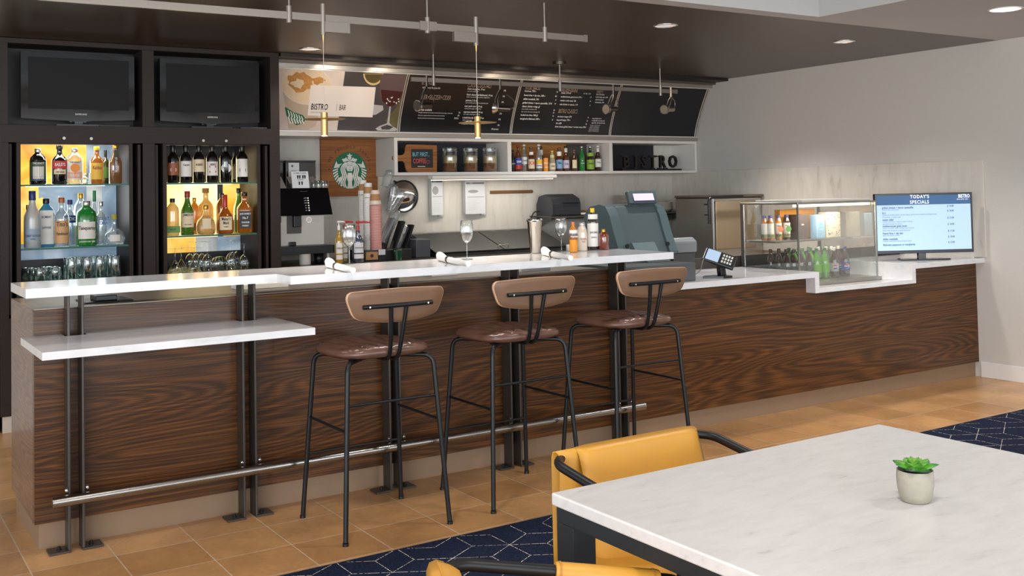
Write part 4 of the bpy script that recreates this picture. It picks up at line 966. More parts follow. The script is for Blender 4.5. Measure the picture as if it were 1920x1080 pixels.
def bottle(px, yb_, yt, wpx, Y, zb, shape, glass, cap, labels=(), texts=(), label='', cat='bottle', name='bottle', group=None, fill=None, flat=None, face=None, X=None, capcol=None, sq=1.0, capz=None):
    """labels: (z0, z1, half angle or half-width frac, material); texts: (string, z, size frac of height, ink, squeeze)"""
    if X is None:
        p = W(px, yb_, Y=Y); x = p.x
    else: x = X
    D = dep((x, Y, zb + .1)); h = (yb_ - yt) * D / FPX; r = wpx * D / FPX / 2; c = (x, Y, zb + .0005)
    f = bottlefacing(c) if face is None else face
    f = f * .65 + (-PI / 2) * .35
    t = thing(name, label, cat, c, group)
    pr = SH[shape]; sy = flat or 1; rot = f + PI / 2
    b = MB(); b.lathe([(a * r, z * h) for a, z in pr], c, 28 if sq == 1 else 32, sx=1, sy=sy, p=sq, rot=rot)
    if fill:
        b.build('body', glass, t)
        fm_ = [(a * r * .93, max(.01, z) * h) for a, z in pr if z < fill[0]]; last = fm_[-1]
        fm_ += [(last[0], fill[0] * h), (0, fill[0] * h)]
        MB().lathe(fm_, c, 24, sx=1, sy=sy, p=sq, rot=rot).build('drink', fill[1], t)
    else: b.build('body', glass, t)
    if cap:
        cz = capz or CAPZ[shape]; cr = CAPR[shape] * r; top = h * (1.006)
        MB().lathe([(cr * .98, cz * h), (cr, cz * h + .001), (cr, top - .002), (cr * .93, top), (0, top)], c, 18).build('cap', cap, t)
    lo = []
    for (z0, z1, hf, mt) in labels:
        rm = max(a for a, z in pr if z0 - .02 <= z <= z1 + .02) if any(z0 - .02 <= z <= z1 + .02 for a, z in pr) else None
        if rm is None or z0 < .5: rm = 1.0 if shape not in ('squat', 'round', 'soda') else max(a for a, z in pr)
        if z0 >= .66: # neck label: interpolate
            zz = z0; 
            for (a0, q0), (a1, q1) in zip(pr, pr[1:]):
                if q0 <= zz <= q1 and q1 > q0: rm = a0 + (a1 - a0) * (zz - q0) / (q1 - q0)
        l = MB(); 
        if sy != 1 or sq != 1: band(l, r * rm, c, z0 * h, z1 * h, f, r * hf, p=2, sx=1, sy=sy * (1 if sq == 1 else 1.0))
        else: band(l, r * rm * 1.008, c, z0 * h, z1 * h, f, hf)
        lo.append(l.build('paper_label', mt, t))
    for (s_, z, sz, ink, sqz) in texts:
        d = Vector((math.cos(f), math.sin(f), 0)); e = Vector(c) + d * (r * sy * 1.03 + .0022)
        text(s_, sz * h * (1.35 if shape != 'can' else 1), INKS.get(ink, ink), lo[0] if lo else t, (e.x, e.y, c[2] + z * h), f, 0, sqz, bold=.02)
    return t
SB, WB, BB = 'liquor_bottle', 'wine_bottle', 'beer_bottle'
G1 = 'bottles in the left lit niche'; G2 = 'bottles in the right lit niche'
u1 = lambda cx: cx / 3.085; v1 = lambda cy: 230 + cy / 3.085; u2 = lambda cx: 270 + cx / 3.085
def nb(k, cx, top, w, Y, zb, *a, **kw):
    return bottle((u1 if k == 1 else u2)(cx), W0[k][zb], v1(top), w / 3.085, Y, {'t': 1.526, 'm': 1.124 if k == 1 else 1.168}[zb], *a, group=G1 if k == 1 else G2, **kw)
W0 = {1: {'t': 342, 'm': 461}, 2: {'t': 340, 'm': 437}}
yF, yR = 2.60, 2.76
WP = C('label_white', (226, 222, 214)); CR = C('label_cream', (222, 204, 170)); ORG = C('label_orange', (224, 130, 52)); KR = C('label_kraft', (206, 160, 108)); BLK = C('label_black', (24, 24, 26))
GRNL = C('label_green', (96, 140, 64)); YEL = C('label_yellow', (226, 180, 60)); REDL = C('label_red', (188, 52, 40)); BLUL = C('label_blue', (40, 70, 150)); SIL = M('cap_silver', (190, 186, 180), .3, .8); GLD = M('cap_gold', (196, 150, 60), .3, .8)
CREAMC = C('cap_cream', (224, 214, 190)); BLKC = C('cap_black', (20, 20, 22), .35); REDC = C('cap_red', (150, 28, 26), .35); WAX = C('wax_red', (176, 44, 30), .3); BLUC = C('cap_blue', (36, 52, 110), .4); GRNC = C('cap_green', (30, 110, 60), .4); WHC = C('cap_white', (228, 226, 220), .4); ORC = C('cap_orange', (226, 110, 30), .4); YLC = C('cap_yellow', (226, 188, 40), .4)
PURP = C('label_purple', (60, 56, 110))
# left niche, top shelf
nb(1, 220, 138, 90, yF, 't', 'jug', DGG, SIL, [(.10, .62, 1.1, C('label_black_green', (64, 84, 62))), (.16, .50, .7, WP), (.11, .24, 1.0, PURP)], [('CREME DE', .175, .06, 'w', .7), ('THE KNOT', .585, .055, 'w', .8)], label='dark bottle with green and purple fruit label, left niche, top shelf', name=SB)
nb(1, 345, 120, 86, yF + .01, 't', 'spirit', DGG, BLKC, [(.40, .60, 1.0, REDL), (.26, .38, .8, CR)], [('BAILEYS', .50, .085, 'w', .62), ('IRISH CREAM', .31, .035, 'k', .7)], label='dark brown cream liqueur bottle beside the orange liqueur bottle in the left niche', name=SB)
nb(1, 432, 138, 90, yF, 't', 'jug', CLG, SIL, [(.12, .62, 1.0, WP), (.16, .34, .98, ORG)], [('THE KNOT', .60, .055, 'k', .8), ('TRIPLE SEC', .235, .065, 'w', .62)], label='clear bottle with a round orange fruit on its label, left niche', name=SB)
_o = [o for o in bpy.data.objects if o.name.startswith('liquor_bottle')][-1]
def disc_on(t, z, rad, mt, r_, out=.001, name='label_picture', sc=(1, 1)):
    c = Vector(t.location); f = bottlefacing(c) * .65 - PI / 2 * .35; d = Vector((math.cos(f), math.sin(f), 0)); w = Vector((-d.y, d.x, 0)); e = c + d * (r_ + out) + Vector((0, 0, z)); q = MB()
    q.add([e + w * (rad * sc[0] * math.cos(2 * PI * i / 20)) + Vector((0, 0, rad * sc[1] * math.sin(2 * PI * i / 20))) for i in range(20)], [tuple(range(20))]); return q.build(name, mt, t)
_s = dep((.5, 2.6, 1.6)) / FPX
disc_on(_o, .105, .028, C('fruit_orange', (232, 136, 36)), 45 / 3.085 * _s + .001)
nb(1, 560, 130, 74, yF, 't', 'spirit', AMG, YLC, [(.12, .56, 1.0, YEL)], [('Kahlua', .43, .10, C('ink_red', (150, 40, 24)), .62)], label='amber coffee liqueur bottle with yellow label, top shelf of the left niche', name=SB)
nb(1, 610, 150, 40, yR, 't', 'wine', cglass('olive_glass', (70, 76, 30), .8), BLKC, [(.18, .5, 1.0, GRNL)], label='olive bottle with green label, behind the amber one with yellow label', name=SB)
nb(1, 668, 118, 72, yF, 't', 'tall', cglass('bronze_spirit', (150, 104, 60), .45), GLD, [(.34, .86, .22, BLK)], [], label='fluted bronze liqueur bottle at the right end of the top shelf, left niche', name=SB, sq=.75)
_o = [o for o in bpy.data.objects if o.name.startswith('liquor_bottle')][-1]
_f = bottlefacing(_o.location) * .65 - PI / 2 * .35; _d = Vector((math.cos(_f), math.sin(_f), 0)); _e = Vector(_o.location) + _d * .058 + Vector((0, 0, .125)); text('ST-GERMAIN', .017, WHITEI, _o, tuple(_e), _f, roll=-PI / 2, bold=.02)
# left niche, middle shelf
nb(1, 160, 470, 40, yR, 'm', 'spirit', AMG, GLD, [(.1, .5, 1, YEL)], label='small amber bottle behind the frosted one in the left niche', name=SB)
nb(1, 188, 385, 92, yF, 'm', 'tall', FROST, BLUC, [(.12, .34, 1.0, C('label_mist', (150, 168, 186)))], [('GREY GOOSE', .215, .042, C('ink_navy', (40, 60, 100)), .72), ('VODKA', .16, .025, C('ink_navy', (40, 60, 100)), .72)], label='frosted tall bottle with dark blue cap, first on the middle shelf, left niche', name=SB, capz=.84)
nb(1, 268, 435, 92, 2.68, 'm', 'jug', BLG, BLKC, [(.06, .76, .80, WP)], [('BOMBAY', .62, .055, C('ink_navy', (40, 60, 100)), .62), ('SAPPHIRE', .40, .05, C('ink_navy', (40, 60, 100)), .62)], label='blue flat sided bottle with white label on the middle shelf', name=SB, flat=.7, sq=.55)
nb(1, 357, 430, 82, yF, 'm', 'spirit', CLG, C('cap_copper', (170, 96, 50), .35), [(.08, .54, 1.1, KR)], [("Tito's", .46, .10, C('ink_dkbrown', (70, 36, 20)), .7), ('Handmade', .27, .07, C('ink_dkbrown', (70, 36, 20)), .55)], label='clear round bottle with kraft label and steel pourer, left niche', name=SB)
_o = [o for o in bpy.data.objects if o.name.startswith('liquor_bottle')][-1]; _c = Vector(_o.location)
MB().cyl(_c + Vector((0, 0, .29)), _c + Vector((.0, 0, .31)), .004, 8).cyl(_c + Vector((.0, 0, .308)), _c + Vector((-.018, 0, .325)), .0035, 8).build('pour_spout', CHROME, _o)
nb(1, 405, 450, 74, yR, 'm', 'spirit', CLG, BLUC, [(.50, .66, 1.0, BLUL)], [('SVEDKA', .58, .08, 'w', .8)], label='clear bottle with blue cap and band, behind the kraft labelled one', name=SB)
nb(1, 468, 418, 78, 2.83, 'm', 'jug', CLG, GLD, [], label='clear bottle with gold cap behind the green one, left niche', name=SB)
nb(1, 500, 455, 114, yF, 'm', 'jug', GRG, SIL, [(.16, .54, .9, WP)], [('Tanqueray', .40, .085, 'k', .72), ('LONDON DRY GIN', .10, .035, 'w', .8)], label='wide green bottle with white label in the middle of the left niche', name=SB)
_o = [o for o in bpy.data.objects if o.name.startswith('liquor_bottle')][-1]; disc_on(_o, .185, .013, C('seal_red', (150, 30, 30)), .058, name='seal')
nb(1, 547, 403, 46, yR, 'm', 'tall', CLG, GRNC, [(.1, .4, 1, WP)], label='clear tall bottle with green cap behind the wide green bottle', name=SB, capz=.80)
nb(1, 584, 465, 64, 2.69, 'm', 'spirit', CLG, SIL, [], [('ABSOLUT', .60, .085, BLUL, .70), ('VODKA', .50, .085, BLUL, .70)], label='clear bottle lettered in blue, between the green bottle and the round decanter', name=SB)
nb(1, 662, 540, 116, yF, 'm', 'round', CLG, C('cork_lime', (170, 160, 60), .6), [(.12, .34, .5, C('label_pale', (214, 214, 206)))], label='squat clear decanter bottle with green ball cork at right of the middle shelf', name=SB)
# right niche, top shelf: wine
wl_ = [(168, C('label_rust', (150, 84, 50)), [(.20, .52)], '', 'dark wine bottle with rust coloured label, first on the top shelf of the right niche'),
       (243, WP, [(.16, .56)], 'Canyon', 'dark wine bottle with tall white label, second on the top shelf of the right niche'),
       (318, CR, [(.28, .60)], 'ROBERT', 'dark wine bottle with plain cream label in the right niche'),
       (395, WP, [(.18, .54)], 'NERO', 'dark wine bottle with red and white striped label in the right niche'),
       (473, WP, [], 'FIZZ', 'dark wine bottle with round white label in the right niche'),
       (568, WP, [(.14, .60)], '', 'dark wine bottle with black and white portrait label, right end of the niche')]
for i, (cx, mt, lb, tx, lab) in enumerate(wl_):
    t = nb(2, cx, 116, 68, yF, 't', 'wine', DGG, BLKC, [(a, b, 1.05, mt) for a, b in lb], [(tx, .46, .06, 'k' if mt != REDL else 'w', .6)] if tx and lb else [], label=lab, name=WB)
    if i == 3:
        for z in (.075, .11): disc_on(t, z, .012, REDL, .0375, name='red_block', sc=(2.0, 1))
    if i == 4: disc_on(t, .10, .034, WP, .037); text('FIZZ', .02, INKG, t, tuple(Vector(t.location) + Vector((-.02, -.0385, .10))), -PI / 2 - .3, sx=.8)
    if i == 5: disc_on(t, .085, .022, INK, .0378, name='portrait', sc=(1, 1.3))
    if i == 0: disc_on(t, .09, .020, CR, .0375, name='label_picture')
nb(2, 524, 150, 34, yR, 't', 'wine', DGG, BLKC, [(.1, .5, 1, CR)], label='dark wine bottle half hidden behind the round labelled one', name=WB)
# right niche, middle shelf
nb(2, 166, 425, 72, yF, 'm', 'jug', PAG, BLKC, [(.08, .26, 1.1, GRNL)], [('BULLEIT', .17, .045, 'k', .7)], label='pale whiskey bottle with green label strip, first on the lower shelf, right niche', name=SB, flat=.7)
nb(2, 292, 430, 56, yR, 'm', 'jug', AMG, GLD, [(.1, .3, 1, ORG)], label='amber bottle behind the green whiskey bottle, right niche', name=SB)
nb(2, 252, 386, 74, yF, 'm', 'tall', cglass('irish_green', (70, 120, 30), .7), REDC, [(.18, .50, 1.1, CR)], [('JAMESON', .46, .055, 'k', .7), ('IRISH WHISKEY', .24, .024, 'k', .7)], label='green whiskey bottle with red cap and cream label, right niche', name=SB, capz=.86)
nb(2, 358, 378, 92, yR, 'm', 'spirit', PAG, C('cork', (170, 120, 70), .7), [], label='tall clear bottle with cork behind the crown labelled whisky', name=SB)
nb(2, 358, 470, 110, yF, 'm', 'squat', PAG, GLD, [(.2, .55, .45, CR)], [('CROWN ROYAL', .62, .055, C('ink_gold', (150, 96, 40)), .5)], label='squat faceted whisky bottle with gold cap on the lower shelf, right niche', name=SB)
nb(2, 452, 410, 66, 2.72, 'm', 'jug', AMG, BLKC, [], label='amber bottle behind the red wax bottle, right niche', name=SB)
nb(2, 470, 415, 98, yF, 'm', 'squat', cglass('bourbon', (180, 96, 30), .55), WAX, [(.10, .44, .75, CR)], [("Maker's", .38, .085, 'k', .62), ('Mark', .28, .085, 'k', .62), ('WHISKY', .18, .035, 'k', .7)], label='bourbon bottle sealed with dripping red wax, lower shelf, right niche', name=SB, capz=.62)
nb(2, 548, 385, 58, yR, 'm', 'tall', cglass('lime_glass', (110, 170, 40), .6), BLKC, [(.1, .4, 1, GRNL)], label='bright green bottle behind the square black label bottle', name=SB)
nb(2, 582, 403, 84, yF, 'm', 'spirit', AMG, BLKC, [(.12, .54, .80, BLK)], [("JACK DANIEL'S", .47, .045, 'w', .62), ('No.7', .37, .06, 'w', .8), ('TENNESSEE', .26, .04, 'w', .7), ('WHISKEY', .18, .04, 'w', .7)], label='square whiskey bottle with black label at the right end, right niche', name=SB, sq=.5)

# ------------------------------------------------------------------ glassware builders
def tumbler(c, r, h, label, cat='glass', group=None, inv=False, name='tumbler', facets=True, mt=None):
    t = MB(); pr = [(0, .006), (r * .80, .006), (r * .82, 0), (r * .84, .003), (r * .90, h * .3), (r, h), (r * .95, h), (r * .84, h * .3), (r * .76, .014), (0, .014)]
    if inv: pr = [(a, h - z) for a, z in pr]
    t.lathe(pr, c, 20, rot=.2)
    o = t.build(name, mt or GLSK); return tag(o, label, cat, group)
def wineglass(c, h, rb, label, group=None, inv=False, martini=False, name='wine_glass', cat='wine glass'):
    if martini: pr_b = [(0, .46), (.05, .47), (.5, .72), (1, 1)]
    else: pr_b = [(0, .42), (.30, .435), (.66, .50), (.93, .60), (1, .70), (.97, .82), (.86, 1)]
    base = [(0, .012), (.12, .014), (.5, .006), (.86, 0), (.86, -.0)]
    o = Vector(c); fl = (lambda z: (1 - z)) if inv else (lambda z: z)
    t = thing(name, label, cat, tuple(o), group)
    def L_(pr): return [(a * rb, fl(z) * h) for a, z in pr]
    bw = MB(); bw.lathe(L_(pr_b + [(a * .965, z + (.012 if a < .9 and z < .6 else 0)) for a, z in pr_b[::-1]]), tuple(o), 28); bw.build('bowl', GLS, t)
    MB().lathe(L_([(.085, .015), (.06, .04), (.048, .10), (.048, .34), (.065, .40), (.14, .428)]), tuple(o), 12).build('stem', GLSK, t)
    MB().lathe(L_([(0, 0.0), (.82, 0.0), (.86, .004), (.80, .010), (.2, .016), (.085, .022)]), tuple(o), 28).build('foot', GLSK, t)
    return t
# bar glasses on the bar top
def on_bar(px, py): return W(px, py, Z=1.0805)
for (px, py, yt, lab) in ((653, 495, 418, 'wine glass on the bar top nearest the red pump bottles'), (873, 486, 410, 'wine glass in the middle of the bar top, before the steel lid'), (1050, 471.5, 405, 'wine glass on the bar top between the steel shaker and the bitters bottles')):
    p = on_bar(px, py); p.y -= .0; D = dep(p); h = (py - 3 - yt) * D / FPX
    wineglass((p.x, p.y - .015, 1.0805), h, .0345, lab, 'wine glasses on the bar top')
# rolled napkins
def napkin(px0, py0, px1, py1, lab):
    a = W(px0, py0, Z=1.10); b = W(px1, py1, Z=1.10); a.z = b.z = 1.0805; d = (b - a).normalized(); L_ = (b - a).length; w = Vector((-d.y, d.x, 0))
    t = thing('rolled_napkin', lab, 'napkin', tuple(a), 'rolled napkins on the bar top')
    q = MB()
    def f(u, v):
        ang = u * 2 * PI; r = .0165 - .004 * v if v > .18 else .023 - .038 * v
        x = a + d * (L_ * v + (.012 * math.cos(ang * 2) if v < .05 else 0)) + Vector((0, 0, max(r, .015)))
        k = 1 + .05 * math.sin(3 * ang + v * 6)
        return x + w * (r * k * math.cos(ang)) + Vector((0, 0, min(r, max(r, .015)) * (1 + .0) * math.sin(ang)))
    q.grid(f, 22, 20); q.add([f(i / 22, 1) for i in range(22)], [tuple(range(22))]); q.add([f(i / 22, 0) for i in range(22)], [tuple(range(22))])
    q.build('cloth', M('napkin_cloth', (244, 242, 238), .85, bump=.2, nscale=60), t)
    e = MB(); c0 = a + d * (L_ * .30) + Vector((0, 0, .0165)); e.tube([c0, c0 + d * .028], .0168, 20, caps=False); e.build('paper_band', M('band_dark', (48, 40, 38), .6), t)
    pp = c0 + d * .014 + Vector((0, 0, 0)); fc = math.atan2(-d.x, d.y); fv = Vector((math.cos(fc), math.sin(fc), 0))
    if fv.dot(CP - pp) < 0: fc += PI; fv = -fv
    text('BISTRO', .009, WHITEI, t, tuple(pp + fv * .0175 + Vector((0, 0, .002))), fc, 0, .8)
napkin(617, 494, 662, 505, 'rolled white napkin with dark paper band, left of the first wine glass')
napkin(825, 482, 878, 493, 'rolled white napkin with dark paper band, beside the middle wine glass')
napkin(1021, 472, 1070, 482, 'rolled white napkin with dark paper band, under the right wine glass')
# steel shaker tins with strainer
p = on_bar(990, 474)
t = thing('cocktail_shaker', 'tall steel shaker tin topped by a coiled spring strainer on the bar', 'cocktail shaker', (p.x, .12, 1.0805)); c = (p.x, .12, 1.0805)
MB().lathe([(0, 0), (.027, 0), (.0285, .004), (.041, .172), (.042, .174), (.040, .174), (.028, .01), (0, .01)], c, 32).build('tin', M('tin_mirror', (214, 208, 198), .10, 1.0), t)
sp_ = MB(); sp_.tube([(c[0] + .040 * math.cos(2 * PI * i / 24), c[1] + .040 * math.sin(2 * PI * i / 24), c[2] + .181 + .004 * math.sin(i * 1.3)) for i in range(24)], .0062, 8, closed=True); sp_.lathe([(0, .182), (.038, .182), (.038, .184), (0, .184)], c, 24)
sp_.build('strainer', CHROME, t)
# bitters, cream, rum and decanter at the far end
def barb(px, top, w, shape, glass, cap, labels, texts, lab, Y=.10, name='condiment_bottle', cat='bottle', **k):
    return bottle(px, P3(px, Y), top, w, Y, 1.0805, shape, glass, cap, labels, texts, label=lab, name=name, cat=cat, group='bottles at the far end of the bar top', **k)
def P3(px, Y):
    p = W(px, 470, Y=Y); v = Vector((p.x, Y, 1.0805)) - CP; return PY0 - FPX * v.dot(CAMU) / v.dot(CAMF)
barb(1075.5, 417, 15, 'jug', cglass('bitters_orange', (214, 130, 30), .8), ORC, [(.02, .58, 1.4, C('label_amber', (222, 140, 30))), (.42, .64, 1.4, C('label_bluegrey', (70, 90, 130))), (.60, .74, 1.4, WP)], [('Angostura', .53, .07, 'w', .6)], 'small bitters bottle with orange cap and amber label, first of the group', Y=.02)
barb(1092, 418, 19, 'juice', cglass('cream_milk', (222, 206, 186), .97), SIL, [], [('FEVER', .42, .08, C('ink_rose', (160, 100, 90)), .8), ('TREE', .33, .06, C('ink_rose', (160, 100, 90)), .8)], 'cream coloured mixer bottle between the bitters and the tall rum bottle')
barb(1112, 391, 21, 'jug', cglass('rum_dark', (40, 34, 30), .95), YLC, [(.08, .64, 1.4, WP), (.74, .86, 1.2, WP)], [('BACARDI', .42, .05, 'k', .7), ('RESERVA', .30, .035, 'k', .7)], 'tallest bottle of the group, white label and yellow cap', Y=.14)
t = barb(1132, 430, 20, 'jug', cglass('bitters_red', (120, 44, 24), .85), GLD, [], [], 'cut glass bitters decanter with brass dasher top', capz=.80, name='bitters_decanter', Y=.10)
# small jar of wax behind the glass
p = on_bar(1042, 469); tag(MB().lathe([(0, 0), (.024, 0), (.025, .002), (.025, .036), (.023, .036), (.022, .03), (0, .03)], (p.x, .135, 1.0805), 24).build('tea_light_jar', C('jar_white', (216, 210, 200))), 'small white candle jar behind the right wine glass', 'jar')

# glasses in the cabinet niches
ZN = .9185
for i, (cx, w, top, Y, lab) in enumerate([(165, 50, 808, 2.74, ''), (200, 62, 812, 2.68, ''), (232, 76, 812, 2.60, ''), (270, 60, 812, 2.74, ''), (305, 70, 806, 2.72, ''), (322, 90, 806, 2.60, '')]):
    x = W(u1(cx), 522, Y=Y).x; tumbler((x, Y, ZN), .040, .075, 'low upturned tumbler on the floor of the left niche, %s of six from the left' % ORD[i], 'glass', 'low upturned tumblers in the left niche', inv=True)
for i, (cx, Y) in enumerate(((395, 2.70), (416, 2.58), (460, 2.72), (506, 2.58), (545, 2.72), (578, 2.58), (620, 2.72), (640, 2.64), (668, 2.56))):
    x = W(u1(cx), 520, Y=Y).x; tumbler((x, Y, ZN), .034, .132, 'tall upturned tumbler on the floor of the left niche, %s of nine from the left' % ORD[i], 'glass', 'tall upturned tumblers in the left niche', inv=True, name='highball_glass')
g = MB()
p = W(u1(497), 342, Y=2.62); tumbler((p.x, 2.66, 1.5265), .032, .07, 'small tumbler on the top shelf between the orange and amber bottles', 'glass', 'small shelf glasses')
for i, (cx, Y) in enumerate(((180, 2.58), (216, 2.66), (290, 2.57))):
    x = W(u2(cx), 503, Y=Y).x; wineglass((x, Y, ZN), .165, .055, 'upturned martini glass on the floor of the right niche, %s from the left' % ORD[i], 'martini glasses in the right niche', inv=True, martini=True, name='martini_glass', cat='martini glass')
for i, (cx, Y) in enumerate(((265, 2.74), (302, 2.72), (336, 2.68), (366, 2.60), (500, 2.60), (515, 2.70), (537, 2.76), (580, 2.58))):
    x = W(u2(cx), 500, Y=Y).x; wineglass((x, Y, ZN), .20 if cx != 580 else .175, .034, 'upturned wine glass on the floor of the right niche, %s of eight from the left' % ORD[i], 'upturned wine glasses in the right niche', inv=True)
for i, (cx, Y) in enumerate(((425, 2.60), (440, 2.70))):
    x = W(u2(cx), 500, Y=Y).x; tag(MB().lathe([(.030, 0), (.040, .03), (.041, .055), (.03, .085), (0, .09)], (x, Y, ZN), 20).build('stemless_glass', GLSK), ('front' if not i else 'rear') + ' upturned stemless glass between the two clusters of wine glasses', 'glass', 'stemless glasses in the right niche')

# ------------------------------------------------------------------ shelf unit contents
zs_ = SZ0 + .0245
cbt = thing('chalk_sign', 'wooden paddle board with small blackboard reading BUT FIRST COFFEE on the shelf', 'sign', (3.25, 2.95, zs_)); YC = 2.955
def cp_(x, y): p = W(x, y, Y=YC); return (p.x, p.z)
k_ = 220 / 1697; bo = [(50, 262), (60, 245), (95, 238), (160, 243), (200, 235), (228, 200), (234, 130), (250, 95), (275, 86), (420, 88), (684, 98), (690, 140), (688, 480), (670, 486), (280, 486), (252, 470), (238, 420), (226, 360), (195, 325), (100, 330), (64, 322), (50, 300)]
pts = [cp_(730 + x * k_, 260 + y * (140 / 1080)) for x, y in bo]; zmin = min(p[1] for p in pts); pts = [(x, z + (zs_ - zmin) + .0005) for x, z in pts]; dz = zs_ - zmin
MB().prism(pts, YC, YC + .016, 'xz').build('paddle_board', walnut('paddle_wood', (116, 70, 32), (150, 96, 48), (176, 120, 66), coat=.1, rough=.5), cbt, bevel=.003)
a = cp_(730 + 318 * k_, 260 + 425 * .1296); b = cp_(730 + 626 * k_, 260 + 155 * .1296)
MB().box(a[0], YC - .0025, a[1] + dz, b[0], YC - .0003, b[1] + dz).build('blackboard', M('slate_board', (42, 40, 44), .7, noise=.1, nscale=20), cbt)
q = cp_(730 + 455 * k_, 260 + 232 * .1296); text('BUT FIRST..', .048, C('chalk_blue', (130, 210, 222)), cbt, (q[0], YC - .0035, q[1] + dz), sx=.66, bold=.0)
q = cp_(730 + 435 * k_, 260 + 328 * .1296); text('COFFEE', .056, C('chalk_red', (226, 92, 78)), cbt, (q[0], YC - .0035, q[1] + dz), sx=.62)
q = cp_(730 + 556 * k_, 260 + 338 * .1296); MB().tube([(q[0] + .014 * math.cos(i / 16 * 2 * PI), YC - .0035, q[1] + dz + .013 * math.sin(i / 16 * 2 * PI)) for i in range(16)], .0012, 5, closed=True).build('chalk_mug', C('chalk_red', (226, 92, 78)), cbt)
q = cp_(730 + 462 * k_, 260 + 403 * .1296); MB().box(q[0] - .035, YC - .0036, q[1] + dz - .003, q[0] + .035, YC - .0026, q[1] + dz + .003).build('chalk_line', C('chalk_white', (200, 196, 190)), cbt)
for i, (px, lab) in enumerate(((844, 'clip-top jar of oats over brown sugar, next to the paddle board'), (882.5, 'clip-top jar of oats over brown sugar, in the middle of the three jars'), (919, 'clip-top jar of oats over brown sugar, furthest from the paddle board'))):
    Y = 3.03; p = W(px, 322, Y=Y); c = (p.x, Y, zs_ + .0005); t = thing('storage_jar', lab, 'jar', c, 'clip-top jars on the wall shelf'); r = .062
    MB().lathe([(r * .9, .0), (r, .006), (r, .165), (r * .93, .178), (r * .93, .186)], c, 28).build('glass_body', GLSK, t)
    MB().lathe([(0, .003), (r * .94, .003), (r * .95, .008), (r * .95, .075), (0, .075)], c, 28).build('brown_sugar', M('brown_sugar', (150, 98, 62), .9, noise=.08, nscale=70), t)
    MB().lathe([(r * .95, .0755), (r * .95, .135), (r * .6, .140), (0, .138)], c, 28).build('oats', M('oats', (214, 180, 128), .9, noise=.35, nscale=120), t)
    MB().lathe([(0, .186), (r * 1.02, .186), (r * 1.04, .190), (r * 1.04, .200), (r * .9, .206), (0, .208)], c, 28).build('lid', GLSK, t)
    MB().tube([(c[0] + r * 1.05 * math.cos(a_ / 24 * 2 * PI), c[1] + r * 1.05 * math.sin(a_ / 24 * 2 * PI), c[2] + .176) for a_ in range(24)], .002, 6, closed=True).tube([(c[0] - r * 1.06, c[1] - .01, c[2] + .176), (c[0] - r * 1.16, c[1] - .02, c[2] + .165), (c[0] - r * 1.16, c[1] - .02, c[2] + .19), (c[0] - r * 1.0, c[1] - .02, c[2] + .206)], .002, 6).build('wire_clip', CHROME, t)
BG = 'bottles on the wall shelf'; bx_ = lambda cx: 950 + cx / 9.6; by_ = lambda cy: 260 + cy / 9.6
